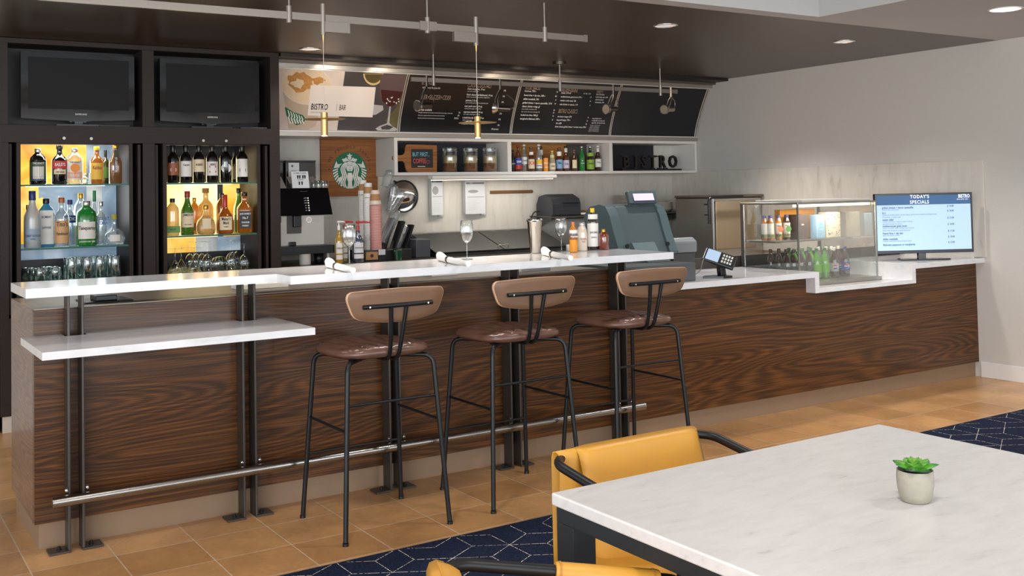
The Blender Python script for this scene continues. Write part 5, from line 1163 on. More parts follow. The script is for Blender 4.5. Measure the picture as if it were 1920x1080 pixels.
beers = [
 (118, 200, 100, 'beer', DGG, BLKC, [(.18, .55, 1.2, BLK)], [('GRIZZLY', .36, .05, 'w', .6)], 'dark bottle with black and white label against the left divider', 3.06),
 (212, 130, 122, 'beer', BRG, REDC, [(.10, .26, 1.3, REDL), (.26, .52, 1.3, BLUL)], [('SAM', .38, .09, 'w', .8)], 'brown beer bottle with blue over red label and red cap', 3.03),
 (318, 110, 112, 'beer', CLG, WHC, [(.28, .54, 1.2, WP)], [('Corona', .42, .075, C('ink_navy', (40, 60, 100)), .7)], 'empty looking clear beer bottle with white cap, third from the left divider', 3.07),
 (445, 155, 122, 'beer', BRG, BRG, [(.12, .50, 1.2, CR), (.68, .80, 1.2, WP)], [('XX', .34, .16, C('ink_xred', (190, 60, 40)), .9)], 'brown beer bottle with large red XX on its cream label', 3.03),
 (625, 140, 100, 'beer', BRG, BLKC, [(.66, .86, 1.2, WP)], [], 'brown beer bottle standing behind the clear one with orange label', 3.17),
 (585, 110, 122, 'beer', CLG, WHC, [(.12, .28, 1.25, WP), (.28, .44, 1.25, YEL)], [('PACIFICO', .21, .05, C('ink_navy', (40, 60, 100)), .8)], 'clear beer bottle with yellow and white label beside the orange can', 3.03),
 (706, 355, 92, 'can', C('can_orange', (224, 146, 56), .35), None, [], [('TRULY', .60, .14, 'w', .9), ('HARD', .3, .12, 'w', .9)], 'orange drink can, the only can on the wall shelf', 3.0),
 (822, 225, 118, 'stubby', cglass('pale_beer', (200, 190, 160), .5), YLC, [(.10, .40, 1.25, CR), (.66, .80, 1.1, C('label_lime', (200, 196, 120)))], [('cider', .26, .10, 'k', .7)], 'short pale bottle with cream label right of the orange can', 3.03),
 (948, 175, 124, 'beer', BRG, BRG, [(.12, .50, 1.25, C('label_skyblue', (120, 160, 200))), (.66, .84, 1.2, WP)], [('Blue', .36, .10, 'k', .6)], 'brown beer bottle with pale blue label', 3.03),
 (1070, 145, 122, 'beer', BRG, BLKC, [(.12, .44, 1.25, C('label_lilac', (200, 186, 204))), (.76, .92, 1.2, WP)], [('Lite', .3, .10, 'k', .7)], 'brown beer bottle with lilac label and white neck band', 3.03),
 (1216, 205, 122, 'beer', BRG, BRG, [(.14, .52, .7, CR)], [], 'brown beer bottle with oval cream label, left of the all-green bottle', 3.03),
 (1358, 150, 104, 'beer', GRG, SIL, [(.16, .46, .8, C('label_dgreen', (30, 110, 60)))], [('Heineken', .32, .05, 'w', .6), ('★', .42, .06, 'w', 1)], 'bright green beer bottle with white star label', 3.03),
 (1508, 150, 142, 'beer', DGG, SIL, [(.08, .46, 1.3, C('label_applegreen', (140, 176, 50))), (.60, .74, 1.1, C('label_applegreen', (140, 176, 50)))], [('ANGRY', .3, .07, 'k', .7)], 'wide dark bottle with apple green label and neck tag', 3.05),
 (1648, 145, 118, 'beer', cglass('ale', (60, 30, 14), .85), WHC, [(.16, .48, 1.2, WP), (.76, .92, 1.2, WP)], [('STELLA', .34, .05, 'k', .7)], 'dark ale bottle with white label, nearest the right divider', 3.03)]
for (cx, top, w, shp, gl, cap, lb, tx, lab, Y) in beers:
    bottle(bx_(cx), 322.2, by_(top), w / 9.6, Y, zs_, shp, gl, cap, lb, tx, label=lab, name=BB if shp != 'can' else 'drink_can', cat='bottle' if shp != 'can' else 'can', group=BG)
# dark BISTRO letters on a plinth
bl = thing('letter_sign', 'black block letters spelling BISTRO on a thin plinth, right compartment of the shelf', 'sign', (5.6, 3.05, zs_))
pa, pb_ = W(1162, 319, Y=3.06), W(1273, 319, Y=3.06)
BLW = M('black_painted_wood', (30, 24, 24), .5)
MB().box(pa.x, 3.02, zs_ + .0005, pb_.x, 3.10, zs_ + .018).build('plinth', BLW, bl)
xs_ = [W(x, 300, Y=3.06).x for x in (1172, 1190, 1205, 1222, 1240, 1260)]
for i, (ch, x) in enumerate(zip('BISTRO', xs_)):
    l_ = text(ch, .165, BLW, bl, (x, 3.05, zs_ + .019 + .064), name='letter', ext=.014, bold=.025, sx=.82 if ch != 'I' else 1)
    s_ = MB()
    for (dx, zz) in {'B': ((-.032, .0), (-.032, .115)), 'I': ((0, .0), (0, .115)), 'T': ((0, 0),), 'R': ((-.034, 0), (.04, 0), (-.034, .115))}.get(ch, ()):
        s_.box(x + dx - .024, 3.04, zs_ + .0188 + zz, x + dx + .024, 3.062, zs_ + .0188 + zz + .010)
    if s_.v: s_.build('serif', BLW, bl)

# ------------------------------------------------------------------ wall items
# convex mirror
cm = W(759.5, 368, Y=3.24); t = thing('convex_mirror', 'round convex safety mirror with black rim on the back wall', 'mirror', (cm.x, 3.24, cm.z)); R_ = .132
mm = MB(); vs = []
mm.grid(lambda u, v: (cm.x + R_ * .96 * v * math.cos(u * 2 * PI), 3.262 - .045 * (1 - v * v) ** 1.0, cm.z + R_ * .96 * v * math.sin(u * 2 * PI)), 40, 12); mm.build('mirror_face', M('mirror', (214, 216, 218), .03, 1.0), t)
MB().tube([(cm.x + R_ * math.cos(i / 40 * 2 * PI), 3.262, cm.z + R_ * math.sin(i / 40 * 2 * PI)) for i in range(40)], .006, 8, closed=True).build('rim', BLACKP, t)
MB().cyl((cm.x, 3.27, cm.z), (cm.x, 3.3, cm.z), .02, 12).cyl((cm.x - .07, 3.268, cm.z + .12), (cm.x - .07, 3.30, cm.z + .13), .008, 8).build('wall_mount', BLACKP, t)
# recipe sheet holders: leaves fanned from a wall bracket
SLV = glassmat('plastic_sleeve', (.95, .95, .95), .35, .05, body=.12, bodycol=(220, 220, 220))
def sheets(x0, x1, z0, z1, yaw_, n, lab, pic):
    t = thing('sheet_holder', lab, 'document holder', (x0, 3.28, z0), 'sheet holders on the back wall')
    MB().box(x1 - .03, 3.285, z0 - .015, x1 + .03, 3.3, z1 - .02).build('wall_bracket', M('bracket_clear', (196, 194, 190), .3), t)
    for i in range(n):
        a = yaw_ * .3 + .03 * i; c = Vector((x1, 3.279 - .006 * (i + 1), 0)); d = Vector((-math.cos(a), -math.sin(a), 0)); w = x1 - x0
        A = c + d * w * (1 - .02 * i); 
        lf_ = MB(); n_ = Vector((-d.y, d.x, 0)) * .0015
        zA, zB = z0 + .01 * (n - 1 - i) * 0, z1
        if True: lf_.obox((A + c) / 2 + Vector((0, 0, (zA + zB) / 2)), (c - A) / 2, n_, Vector((0, 0, (zB - zA) / 2)), 0)
        lo_ = lf_.build('leaf', PAPER if i == n - 1 else M('sleeve_grey', (190, 188, 184), .4), t)
        if i == n - 1:
            fc = math.atan2(-d.x, d.y); fv = Vector((math.cos(fc), math.sin(fc), 0))
            if fv.y > 0: fc += PI; fv = -fv
            rt = Vector((-fv.y, fv.x, 0)); o_ = (A + c) / 2 + fv * .0022
            def rect(u0, v0, u1, v1, nm, mt, k=0):
                q = MB(); H_ = zB - zA; e = o_ + fv * (.0003 * k)
                q.add([e + rt * ((u - .5) * w) + Vector((0, 0, zA + v * H_)) for u, v in ((u0, v0), (u1, v0), (u1, v1), (u0, v1))], [(0, 1, 2, 3)]); q.build(nm, mt, lo_)
            rect(.06, .90, .94, .955, 'header_bar', C('print_grey', (110, 112, 118))); rect(.12, .50, .92, .52, 'rule', C('print_grey2', (140, 142, 148)))
            text('RECIPE', .010, WHITEI, lo_, tuple(o_ + fv * .001 - rt * w * .2 + Vector((0, 0, zA + (zB - zA) * .928))), fc)
            ps = MB(); e = o_ - rt * w * (.15 if pic == 'round' else .1) + fv * .0006 + Vector((0, 0, zA + (zB - zA) * .68)); rx, rz_ = (.032, .036) if pic == 'round' else (.055, .014)
            ps.add([e + rt * (rx * math.cos(2 * PI * k / 20)) + Vector((0, 0, rz_ * math.sin(2 * PI * k / 20))) for k in range(20)], [tuple(range(20))]); ps.build('food_photo', C('print_photo', (148, 146, 146)), lo_)
            for k in range(9): rect(.12, .44 - k * .04, .55 + .35 * rr.random(), .446 - k * .04, 'text_line', C('print_line', (176, 176, 184)), 1)
    return t
sheets(3.59, 3.715, 1.235, 1.545, .10, 4, 'fan of recipe sheets in clear holders beside the convex mirror', 'round')
sheets(3.925, 4.145, 1.235, 1.525, .04, 3, 'wider set of recipe sheets in clear holders left of the ticket rail', 'long')
a, b = W(920, 361, Y=3.29), W(999, 359, Y=3.29)
tag(MB().box(a.x, 3.29, 1.408, b.x, 3.3015, 1.414).box(a.x, 3.282, 1.414, b.x, 3.3015, 1.428).box(a.x, 3.29, 1.428, b.x, 3.3015, 1.436).build('ticket_rail', M('rail_brown', (120, 84, 50), .4, .3), bevel=.001), 'short brown ticket rail fixed to the back wall', 'ticket rail')
# small wall shelf with printer and crockery
ws = thing('steel_wall_shelf', 'narrow stainless shelf on the back wall holding a printer and stacked plates', 'shelf', (5.5, 3.1, 1.19)); WX0, WX1 = 4.64, 6.34
MB().box(WX0, 2.965, 1.190, WX1, 3.30, 1.2).cyl((WX0, 2.967, 1.185), (WX1, 2.967, 1.185), .015, 14).build('shelf_board', STEELD, ws)
for x in (4.72, 5.5, 6.2): MB().prism([(3.0, 1.1895), (3.3, 1.1895), (3.3, 1.07)], x, x + .004, 'yz').build('bracket', STEELD, ws)
p = thing('receipt_printer', 'black receipt printer at the left end of the steel wall shelf', 'printer', (4.86, 3.1, 1.2005))
pp = [(3.00, 1.2005), (3.26, 1.2005), (3.26, 1.30), (3.22, 1.372), (3.12, 1.392), (3.02, 1.35), (3.0, 1.30)]
MB().prism(pp, 4.69, 5.0, 'yz').build('housing', M('printer_black', (44, 46, 52), .4), p, bevel=.008)
MB().box(4.80, 2.992, 1.31, 4.98, 3.0, 1.318).box(4.81, 2.994, 1.285, 4.97, 2.9995, 1.289).build('paper_slot', BLACKP, p)
MB().tube(fillet([(4.685, 3.2, 1.24), (4.64, 3.22, 1.24), (4.60, 3.25, 1.15), (4.60, 3.28, 1.03)], .05, 5), .006, 8).build('power_cord', BLACKP, p)
def plates(px, n, r, dz, lab, Y=3.12, zb=1.2005, mt=None, deep=0, cat='plate'):
    x = W(px, 400, Y=Y).x
    for i in range(n):
        z = zb + i * dz
        o = MB().lathe([(0, .0), (r * .6, .0), (r * .64, .002), (r * .99, .006 + deep), (r, .0085 + deep), (r * .96, .0085 + deep), (r * .6, .004), (0, .004)], (x, Y, z), 28).build('stacked_plate' if not deep else 'stacked_bowl', mt or M('crockery', (206, 198, 188), .25))
        tag(o, '%s from the bottom, ' % ORD[i] + lab, cat, lab_group(lab))
def lab_group(l): return l.replace('one of ', '')
plates(1177, 15, .115, .0115, 'one of the white plates in the tall stack behind the till')
plates(1242, 5, .105, .0150, 'one of the white bowls stacked behind the till display', deep=.025, Y=3.1, cat='bowl')
plates(1268, 6, .105, .0145, 'one of the white bowls stacked right of the till display', deep=.025, Y=3.08, cat='bowl')
x = W(1115, 400, Y=3.08).x; tag(MB().box(x - .10, 3.0, 1.2005, x + .14, 3.2, 1.206).box(x - .10, 3.0, 1.206, x - .095, 3.2, 1.24).box(x + .135, 3.0, 1.206, x + .14, 3.2, 1.24).box(x - .0949, 3.0, 1.206, x + .1349, 3.005, 1.24).build('serving_tray', KRAFT), 'shallow brown tray on the steel shelf between printer and plates', 'tray')
x = W(1092, 400, Y=3.05).x
for i in range(2): tag(MB().lathe([(0, 0), (.05, 0), (.062, .012), (.060, .012), (.048, .002), (0, .002)], (x, 3.05, 1.2005 + i * .006), 24).build('saucer', WHITEF), ('upper' if i else 'lower') + ' small pale saucer beside the black printer', 'saucer', 'saucers beside the printer')

# ------------------------------------------------------------------ coffee corner
zc0 = .9155
cf = thing('coffee_machine', 'large black and silver bean-to-cup coffee machine on the back counter', 'coffee machine', (2.2, 2.75, zc0)); YF = 2.68
x0_ = 1.985; x1_ = W(617, 352, Y=YF + .03).x; x2_ = W(624, 401, Y=YF).x
zt_, zm_, zl_, zb2 = 1.480, 1.278, 1.055, .995
hd = MB(); hd.add([(x0_, YF + .05, zt_), (x1_, YF + .05, zt_), (x2_, YF, zm_), (x0_, YF, zm_), (x0_, 3.1, zt_), (x1_, 3.1, zt_), (x2_, 3.1, zm_), (x0_, 3.1, zm_)], [(0, 3, 2, 1), (4, 5, 6, 7), (0, 1, 5, 4), (3, 7, 6, 2), (0, 4, 7, 3), (1, 2, 6, 5)])
hd.build('control_head', GLOSSB, cf, bevel=.004)
MB().box(x0_, YF + .06, zl_, x2_ - .045, 3.09, zm_ - .0005).build('body', M('machine_silver', (196, 190, 182), .4, .3), cf, bevel=.003)
MB().box(x0_ + .13, YF + .052, zl_ + .09, x0_ + .24, YF + .06, zm_ - .002).build('brew_recess', M('recess_dark', (80, 76, 72), .5), cf)
MB().box(x0_ + .17, YF + .02, zm_ - .085, x0_ + .23, YF + .052, zm_ - .002).build('coffee_spout', BLACKP, cf, bevel=.004)
MB().cyl((x0_ + .30, YF + .06, zm_ - .035), (x0_ + .30, YF + .052, zm_ - .035), .022, 24).build('gauge_ring', CHROME, cf)
MB().cyl((x0_ + .30, YF + .0519, zm_ - .035), (x0_ + .30, YF + .051, zm_ - .035), .018, 20).build('gauge_face', WHITEF, cf)
MB().tube([(x0_ + .04, YF + .03, zm_ - .02), (x0_ + .045, YF + .015, zm_ - .09), (x0_ + .05, YF + .005, zm_ - .19)], .005, 8).build('steam_wand', CHROME, cf)
MB().box(x0_ + .02, YF + .01, zm_ - .05, x0_ + .07, YF + .052, zm_ - .003).build('wand_grip', BLACKP, cf, bevel=.005)
MB().box(x0_ + .14, YF + .03, zl_ + .001, x0_ + .19, YF + .0519, zl_ + .03).build('drip_knob', BLACKP, cf, bevel=.004)
MB().box(x0_, YF - .05, zb2, x2_ - .01, 3.08, zl_ - .0005).build('drip_tray', M('tray_black', (30, 31, 33), .3), cf, bevel=.003)
MB().box(x0_, YF - .02, zc0, x0_ + .02, 3.05, zb2 - .0005).build('stand_leg', WHITEF, cf); MB().box(x2_ - .03, YF + .05, zc0, x2_ - .012, 3.05, zb2 - .0005).build('stand_leg', WHITEF, cf)
for i in range(3):
    for j in range(2):
        zz = zt_ - .075 - i * .018 - j * .055; yy = YF + .05 * (zz - zm_) / (zt_ - zm_) - .001
        MB().cyl((x0_ + .285, yy + .001, zz), (x0_ + .285, yy - .0012, zz), .0055, 12).build('button', WHITEI, cf)
        text('CUP' if j else 'LATTE', .009, WHITEI, cf, (x0_ + .262, yy - .002, zz), name='button_lettering', sx=.8)
for i, s_ in enumerate(('MILK', 'STEAM', 'HOT', 'RINSE')): text(s_, .011, WHITEI, cf, (x0_ + .10 + i * .034, YF + .032, zt_ - .085), name='button_lettering', sx=.7, bold=.02)
text('FRANKE', .017, M('dim_green', (80, 100, 92), .5), cf, (x0_ + .26, YF + .043, zt_ - .03), name='brand_lettering', sx=.9)
MB().box(x0_ + .0005, YF + .003, zm_ + .015, x0_ + .048, YF + .0045, zm_ + .045).build('sticker', PAPER, cf)
# bean hoppers, cards and small glasses on the machine
for k, (xa, xb) in enumerate(((1.99, 2.16), (2.18, 2.42))):
    h_ = thing('bean_hopper', ('dark bean hopper at left on top of the coffee machine, with a white card' if not k else 'dark bean hopper at right on top of the coffee machine, with a white card'), 'bean hopper', (xa, 2.95, zt_), 'bean hoppers')
    MB().box(xa, 2.92, zt_ + .0005, xb, 3.08, zt_ + .20).build('hopper_box', M('smoked_plastic', (40, 34, 30), .2), h_, bevel=.003)
    MB().box(xa - (0 if k == 0 else .0), 2.915, zt_ + .2005, xb, 3.085, zt_ + .212).build('lid', BLACKP, h_)
    MB().box(xa + (.02 if k else .0), 2.916, zt_ + .085, xa + .105 + (0 if k else -.01), 2.9195, zt_ + .195).build('card', PAPER, h_)
    if k: text('Espresso\nRoast', .014, INKG, h_, (xa + .062, 2.915, zt_ + .125), name='card_lettering', sx=.8); MB().cyl((xa + .05, 2.9155, zt_ + .17), (xa + .05, 2.9150, zt_ + .17), .009, 16).build('card_emblem', C('ink_dgrey', (90, 96, 92)), h_)
    MB().prism([(2.80, zt_ + .0005), (2.915, zt_ + .0005), (2.915, zt_ + .09)], xa, xb - .02, 'yz').build('hopper_chute', M('chute_grey', (120, 112, 106), .4), h_)
xc = W(548, 352, Y=2.76).x; xd = W(580, 352, Y=2.76).x
cd = thing('drink_card', 'white folded card with small black cup pictures on top of the coffee machine', 'card', (xc, 2.76, zt_))
MB().prism([(2.755, zt_ + .0005), (2.757, zt_ + .0005), (2.785, zt_ + .125), (2.783, zt_ + .125)], xc, xd, 'yz').build('card_front', PAPER, cd)
for i, (u, v) in enumerate(((.36, .66), (.48, .66), (.66, .66), (.78, .66), (.42, .28), (.58, .28))):
    x = xc + (xd - xc) * u; z = zt_ + .125 * v; y = 2.755 + .028 * v - .0012
    q = MB(); q.add([(x - .007, y, z + .014), (x + .007, y, z + .014), (x + .0045, y - .002, z - .012), (x - .0045, y - .002, z - .012)], [(0, 1, 2, 3)]); q.build('cup_picture', INK, cd)
text('HOT DRINKS  COLD DRINKS', .010, INK, cd, ((xc + xd) / 2, 2.776, zt_ + .112), tilt=0, sx=.75, bold=.04); text('ICED DRINKS', .010, INK, cd, ((xc + xd) / 2, 2.764, zt_ + .062), sx=.75, bold=.04)
for i, (px, Y) in enumerate(((588, 2.78), (597, 2.74), (606, 2.78), (592, 2.86), (602, 2.86), (611, 2.86))):
    x = W(px, 352, Y=Y).x; tumbler((x, Y, zt_ + .0005), .021, .055, 'shot glass on top of the coffee machine, %s of six' % ORD[i], 'glass', 'shot glasses on the coffee machine', name='shot_glass')
x = W(574, 495, Y=2.66).x; tag(MB().lathe([(0, 0), (.04, 0), (.042, .004), (.042, .075), (.044, .077), (.044, .088), (0, .09)], (x, 2.68, zc0), 24).build('white_tub', WHITEF), 'white lidded tub under the coffee machine drip tray', 'tub')
x = W(602, 495, Y=2.66).x; tag(MB().lathe([(0, 0), (.032, 0), (.036, .075), (.033, .075), (0, .07)], (x, 2.70, zc0), 24).build('black_cup', BLACKP), 'black tumbler under the right side of the drip tray', 'cup')
# syrup and sauce bottles with pumps
def pump(px, yb_, yt, w, Y, glass, labm, pumpm, lab, txt, arm=.05):
    t = bottle(px, yb_, yt, w, Y, zc0, 'jug', glass, None, [(.30, .62, .9, labm), (.12, .26, .9, labm)], [(txt, .46, .05, 'k', .7)], label=lab, name='syrup_bottle', group='syrup bottles with pumps')
    c = Vector(t.location); h = (yb_ - yt) * dep(c) / FPX
    MB().cyl(c + Vector((0, 0, h)), c + Vector((0, 0, h + .035)), .012, 12).cyl(c + Vector((0, 0, h + .035)), c + Vector((0, 0, h + .06)), .005, 8).build('pump_collar', pumpm, t)
    MB().tube([c + Vector((-.012, 0, h + .062)), c + Vector((arm * .6, 0, h + .062)), c + Vector((arm, 0, h + .058))], [.009, .007, .005], 10).build('pump_head', pumpm, t)
pump(636, 494, 432, 15, 2.60, cglass('vanilla_syrup', (206, 166, 60), .6), WP, WHC, 'yellow vanilla syrup bottle with white pump beside the coffee machine', 'VANILLA')
pump(647, 492, 432, 12, 2.70, cglass('clear_syrup', (196, 176, 110), .4), WP, C('pump_red', (196, 48, 40), .35), 'pale syrup bottle with red pump behind the vanilla bottle', 'SYRUP', .07)
pump(672, 497, 438, 22, 2.62, cglass('choc_sauce', (60, 72, 92), .95), C('label_pale2', (216, 216, 222)), C('pump_red', (196, 48, 40), .35), 'dark blue chocolate sauce jug with red pump next to the cup stacks', 'CHOCOLATE', .10)
# cup stacks in rack
org = thing('cup_organiser', 'black organiser with kraft panel holding the stacks of paper cups', 'organiser', (2.95, 2.72, zc0))
MB().box(2.70, 2.66, zc0, 3.10, 2.95, .995).build('organiser_body', M('organiser_black', (26, 25, 25), .4), org, bevel=.004)
xk = W(697, 480, Y=2.655).x; MB().box(xk - .05, 2.652, .925, xk + .05, 2.6595, .985).build('kraft_panel', KRAFT, org)
MB().cyl((xk, 2.651, .955), (xk, 2.6505, .955), .014, 20).build('siren_emblem', C('ink_dkbrown', (70, 36, 20)), org)
xk = W(716, 472, Y=2.655).x; MB().box(xk - .028, 2.652, .958, xk + .028, 2.6595, 1.0).build('label_card', PAPER, org)
def cupstack(px, ztop, r, n, rimm, bodym, Y, lab, red=False):
    x = W(px, 460, Y=Y).x; z0 = .9955; base = ztop - z0
    hh = .115; step = (base - hh) / (n - 1)
    for i in range(n):
        z = z0 + i * step; top = z + hh
        t = MB(); c = (x, Y, 0)
        if i == n - 1:   # topmost cup is upside down with its sleeve showing
            t.lathe([(r * .72, top), (0, top - .002)], c, 20, 0); t.lathe([(r * .72, top), (r * .79, z + .085)], c, 20, 0); t.lathe([(r * .80, z + .085), (r * .93, z + .035)], c, 20, 2); t.lathe([(r * .94, z + .034), (r, z + .004)], c, 20, 0)
        else: t.lathe([(r * .96, z + .0), (r * .985, z + step * .55)], c, 20, 0); t.lathe([(r * .985, z + step * .55), (r * 1.01, z + step * .62), (r * 1.01, z + step * .95), (r * .96, z + step)], c, 20, 1)
        o = t.build('paper_cup', [bodym, rimm, KRAFT]); tag(o, ('%s up, ' % ORD[i] if i < n - 1 else 'topmost upturned sleeved cup, ') + lab, 'paper cup', lab_group(lab))
cupstack(682, 1.535, .040, 34, WHITEF, WHC, 2.88, 'one of the white paper cups in the rear stack')
cupstack(692, 1.512, .041, 32, WHITEF, WHC, 2.79, 'one of the white paper cups in the middle stack')
CRD = C('cup_red', (186, 66, 56)); CPK = C('cup_pink', (230, 208, 196))
cupstack(705, 1.455, .046, 34, CRD, CPK, 2.73, 'one of the red and white striped paper cups')
# slanted rack of clear plastic cups and lids
CLC = glassmat('plastic_cup', (.9, .92, .92), .5, .12, body=.18, bodycol=(210, 212, 212))
rk = thing('cup_lid_rack', 'slanted black rack holding leaning columns of clear cups and lids', 'rack', (3.22, 2.9, zc0))
for i, (px, py, px2, py2, Y) in enumerate(((742, 480, 762, 418, 2.84), (727, 470, 745, 412, 2.92))):
    a, b = W(px, py, Y=Y), W(px2, py2, Y=Y); d = (b - a); n_ = d.cross(Vector((0, 1, 0))).normalized()
    for s_ in (-1, 1):
        c = (a + b) / 2 + n_ * s_ * .045; MB().obox(c, d / 2, n_ * .008, Vector((0, .045, 0))).build('rack_wall', BLACKP, rk)
for i, (px, py, px2, py2, r, lab) in enumerate(((735, 478, 757, 428, .043, 'leaning column of clear domed lids in the lower slot of the slanted rack'), (716, 455, 742, 400, .043, 'leaning column of clear domed lids in the upper slot of the slanted rack'), (731, 398, 753, 362, .047, 'tilted clear plastic cup overlapping the convex mirror'), (729, 398, 737, 352, .043, 'tilted frosted cup pointing up left of the convex mirror'), (722, 350, 730, 325, .04, 'small leaning stack of clear lids above the rack'))):
    Y = 2.86 + .03 * i; a, b = W(px, py, Y=Y), W(px2, py2, Y=Y); d = (b - a).normalized(); L_ = (b - a).length
    t = MB(); n_ = 7; pts_ = []; rs = []
    for k in range(n_ * 2 + 1): pts_.append(a + d * L_ * k / (n_ * 2)); rs.append(r * (.90 if k % 2 else .98) * (.82 + .18 * (k / (n_ * 2)) if i in (2,) else 1))
    for k in range(1, 6): pts_.append(b + d * r * .75 * math.sin(k / 5 * PI / 2)); rs.append(max(.002, r * .98 * math.cos(k / 5 * PI / 2)))
    t.tube(pts_, rs, 20); tag(t.build('clear_cup_stack', CLC), lab, 'cups')
x = W(747, 488, Y=2.60).x; c = (x, 2.60, zc0)
tag(MB().lathe([(0, 0), (.024, 0), (.026, .02), (.036, .075), (.042, .085), (.039, .085), (.03, .07), (.022, .01), (0, .01)], c, 14, sm=False).build('green_cup', glassmat('green_tinted', (.25, .5, .42), .6, .1, body=.45, bodycol=(30, 100, 84))), 'green transparent fluted cup behind the bar top, left of the steel lid', 'cup')
x = W(768, 480, Y=2.75).x; tag(MB().box(3.17, 2.72, zc0, 3.30, 2.90, 1.06).build('grey_dispenser', M('dispenser_grey', (72, 74, 78), .5), bevel=.006), 'grey square dispenser beside the steel lidded prep unit', 'dispenser')
# prep unit with sloping lids
pu = thing('prep_unit', 'stainless sandwich prep unit with wide sloping lid behind the bar', 'prep unit', (4.0, 2.9, zc0))
PX_0, PX_1 = 3.325, 4.62
MB().prism([(2.66, .9155), (3.26, .9155), (3.26, 1.085), (3.12, 1.085), (3.11, 1.068), (2.70, .935), (2.66, .935)], PX_0 + .0, PX_1, 'yz').build('cabinet_top', M('prep_dark', (70, 68, 66), .35, .8), pu)
for k in range(2):
    xa = PX_0 + k * (PX_1 - PX_0) / 2 + .006; xb = xa + (PX_1 - PX_0) / 2 - .012
    q = MB(); q.add([(xa, 2.69, .941), (xb, 2.69, .941), (xb, 3.105, 1.076), (xa, 3.105, 1.076), (xa, 2.687, .950), (xb, 2.687, .950), (xb, 3.102, 1.085), (xa, 3.102, 1.085)], [(3, 2, 1, 0), (4, 5, 6, 7), (0, 1, 5, 4), (2, 3, 7, 6), (1, 2, 6, 5), (3, 0, 4, 7)])
    ld = q.build('sloping_lid', M('lid_steel', (62, 60, 58), .5, .5, noise=.1, nscale=3), pu)
    if k == 0: xh = W(945, 468, Y=2.70).x; MB().tube(fillet([(xh - .05, 2.715, .955), (xh - .05, 2.70, .985), (xh + .05, 2.70, .985), (xh + .05, 2.715, .955)], .012, 4), .0035, 8).build('handle', CHROME, ld)
MB().box(PX_0, 3.12, 1.0855, PX_1, 3.26, 1.092).build('rear_ledge', STEEL, pu)
for px in (922, 948):
    x = W(px, 437, Y=3.14).x; MB().box(x - .03, 3.118, 1.078, x + .03, 3.1195, 1.086).build('label_strip', PAPER, pu)

# ------------------------------------------------------------------ till area
cdw = thing('cash_drawer', 'dark grey cash drawer box on the checkout top beside the bar end', 'cash drawer', (3.4, .25, .872))
MB().box(3.09, .01, .872, 3.625, .46, .978).build('drawer_case', M('drawer_grey', (78, 80, 82), .5), cdw, bevel=.003)
MB().box(3.625, .03, .88, 3.6265, .44, .97).build('drawer_front', M('drawer_grey2', (70, 72, 74), .5), cdw)
# terminal seen from behind
pos = thing('pos_terminal', 'large blue-grey point of sale terminal seen from behind, small customer display on top', 'till', (3.52, .5, .9785))
xa, xb = 3.335, 3.80; GP = GREYP
sh_ = [(.30, .9785), (.62, .9785), (.66, 1.06), (.68, 1.25), (.64, 1.30), (.56, 1.322), (.49, 1.315), (.46, 1.27), (.42, 1.16), (.34, 1.06)]
MB().prism([(.20, .979), (.47, .979), (.47, .99), (.40, 1.0), (.22, 1.0)], 3.42, 3.60, 'yz').build('foot_plate', GP, pos, bevel=.004)
def sideprof(o): return [(.36 + o, 1.02), (.43, .995), (.60, 1.0), (.70, 1.10), (.72, 1.26), (.66, 1.315), (.56, 1.330), (.50 + o * .4, 1.318), (.46 + o, 1.26), (.42 + o, 1.15)]
MB().prism(sideprof(.018), xa + .075, xb - .065, 'yz').build('rear_shell', GP, pos, bevel=.014, seg=4)
for (u0, u1) in ((xa, xa + .0745), (xb - .0645, xb)): MB().prism(sideprof(-.004), u0, u1, 'yz').build('side_wing', M('slate_plastic_b', (78, 94, 98), .4), pos, bevel=.018, seg=4)
MB().prism([(.335, .999), (.375, .999), (.40, 1.05), (.415, 1.09), (.385, 1.09), (.35, 1.04)], 3.45, 3.63, 'yz').build('hinge_block', M('slate_light', (104, 120, 124), .4), pos, bevel=.006)
for x in (xa + .05, xb - .09): MB().cyl((x, .355, 1.075), (x, .348, 1.075), .014, 18).build('cable_port', BLACKP, pos)
MB().cyl((3.63, .53, 1.318), (3.63, .53, 1.345), .022, 18, r1=.016).build('display_neck', GREYD, pos)
dsp = MB(); zc1 = 1.368; dsp.obox((3.63, .50, zc1), (.116, 0, 0), (0, .016, -.006), (0, .014, .040)); dd = dsp.build('customer_display', GREYP, pos, bevel=.008)
q = MB(); q.obox((3.633, .4825, zc1 + .004), (.082, 0, 0), (0, .001, 0), (0, .0085, .022)); q.build('display_screen', M('lavender_screen', (186, 174, 222), .3, emit=.4), dd)
q = MB(); q.obox((3.633, .4835, zc1 + .002), (.092, 0, 0), (0, .001, 0), (0, .0105, .028)); q.build('display_bezel', M('bezel_grey', (56, 58, 72), .3), dd)
text('micros', .011, WHITEI, dd, (3.633, .4755, zc1 - .030), name='brand_lettering', bold=.03)
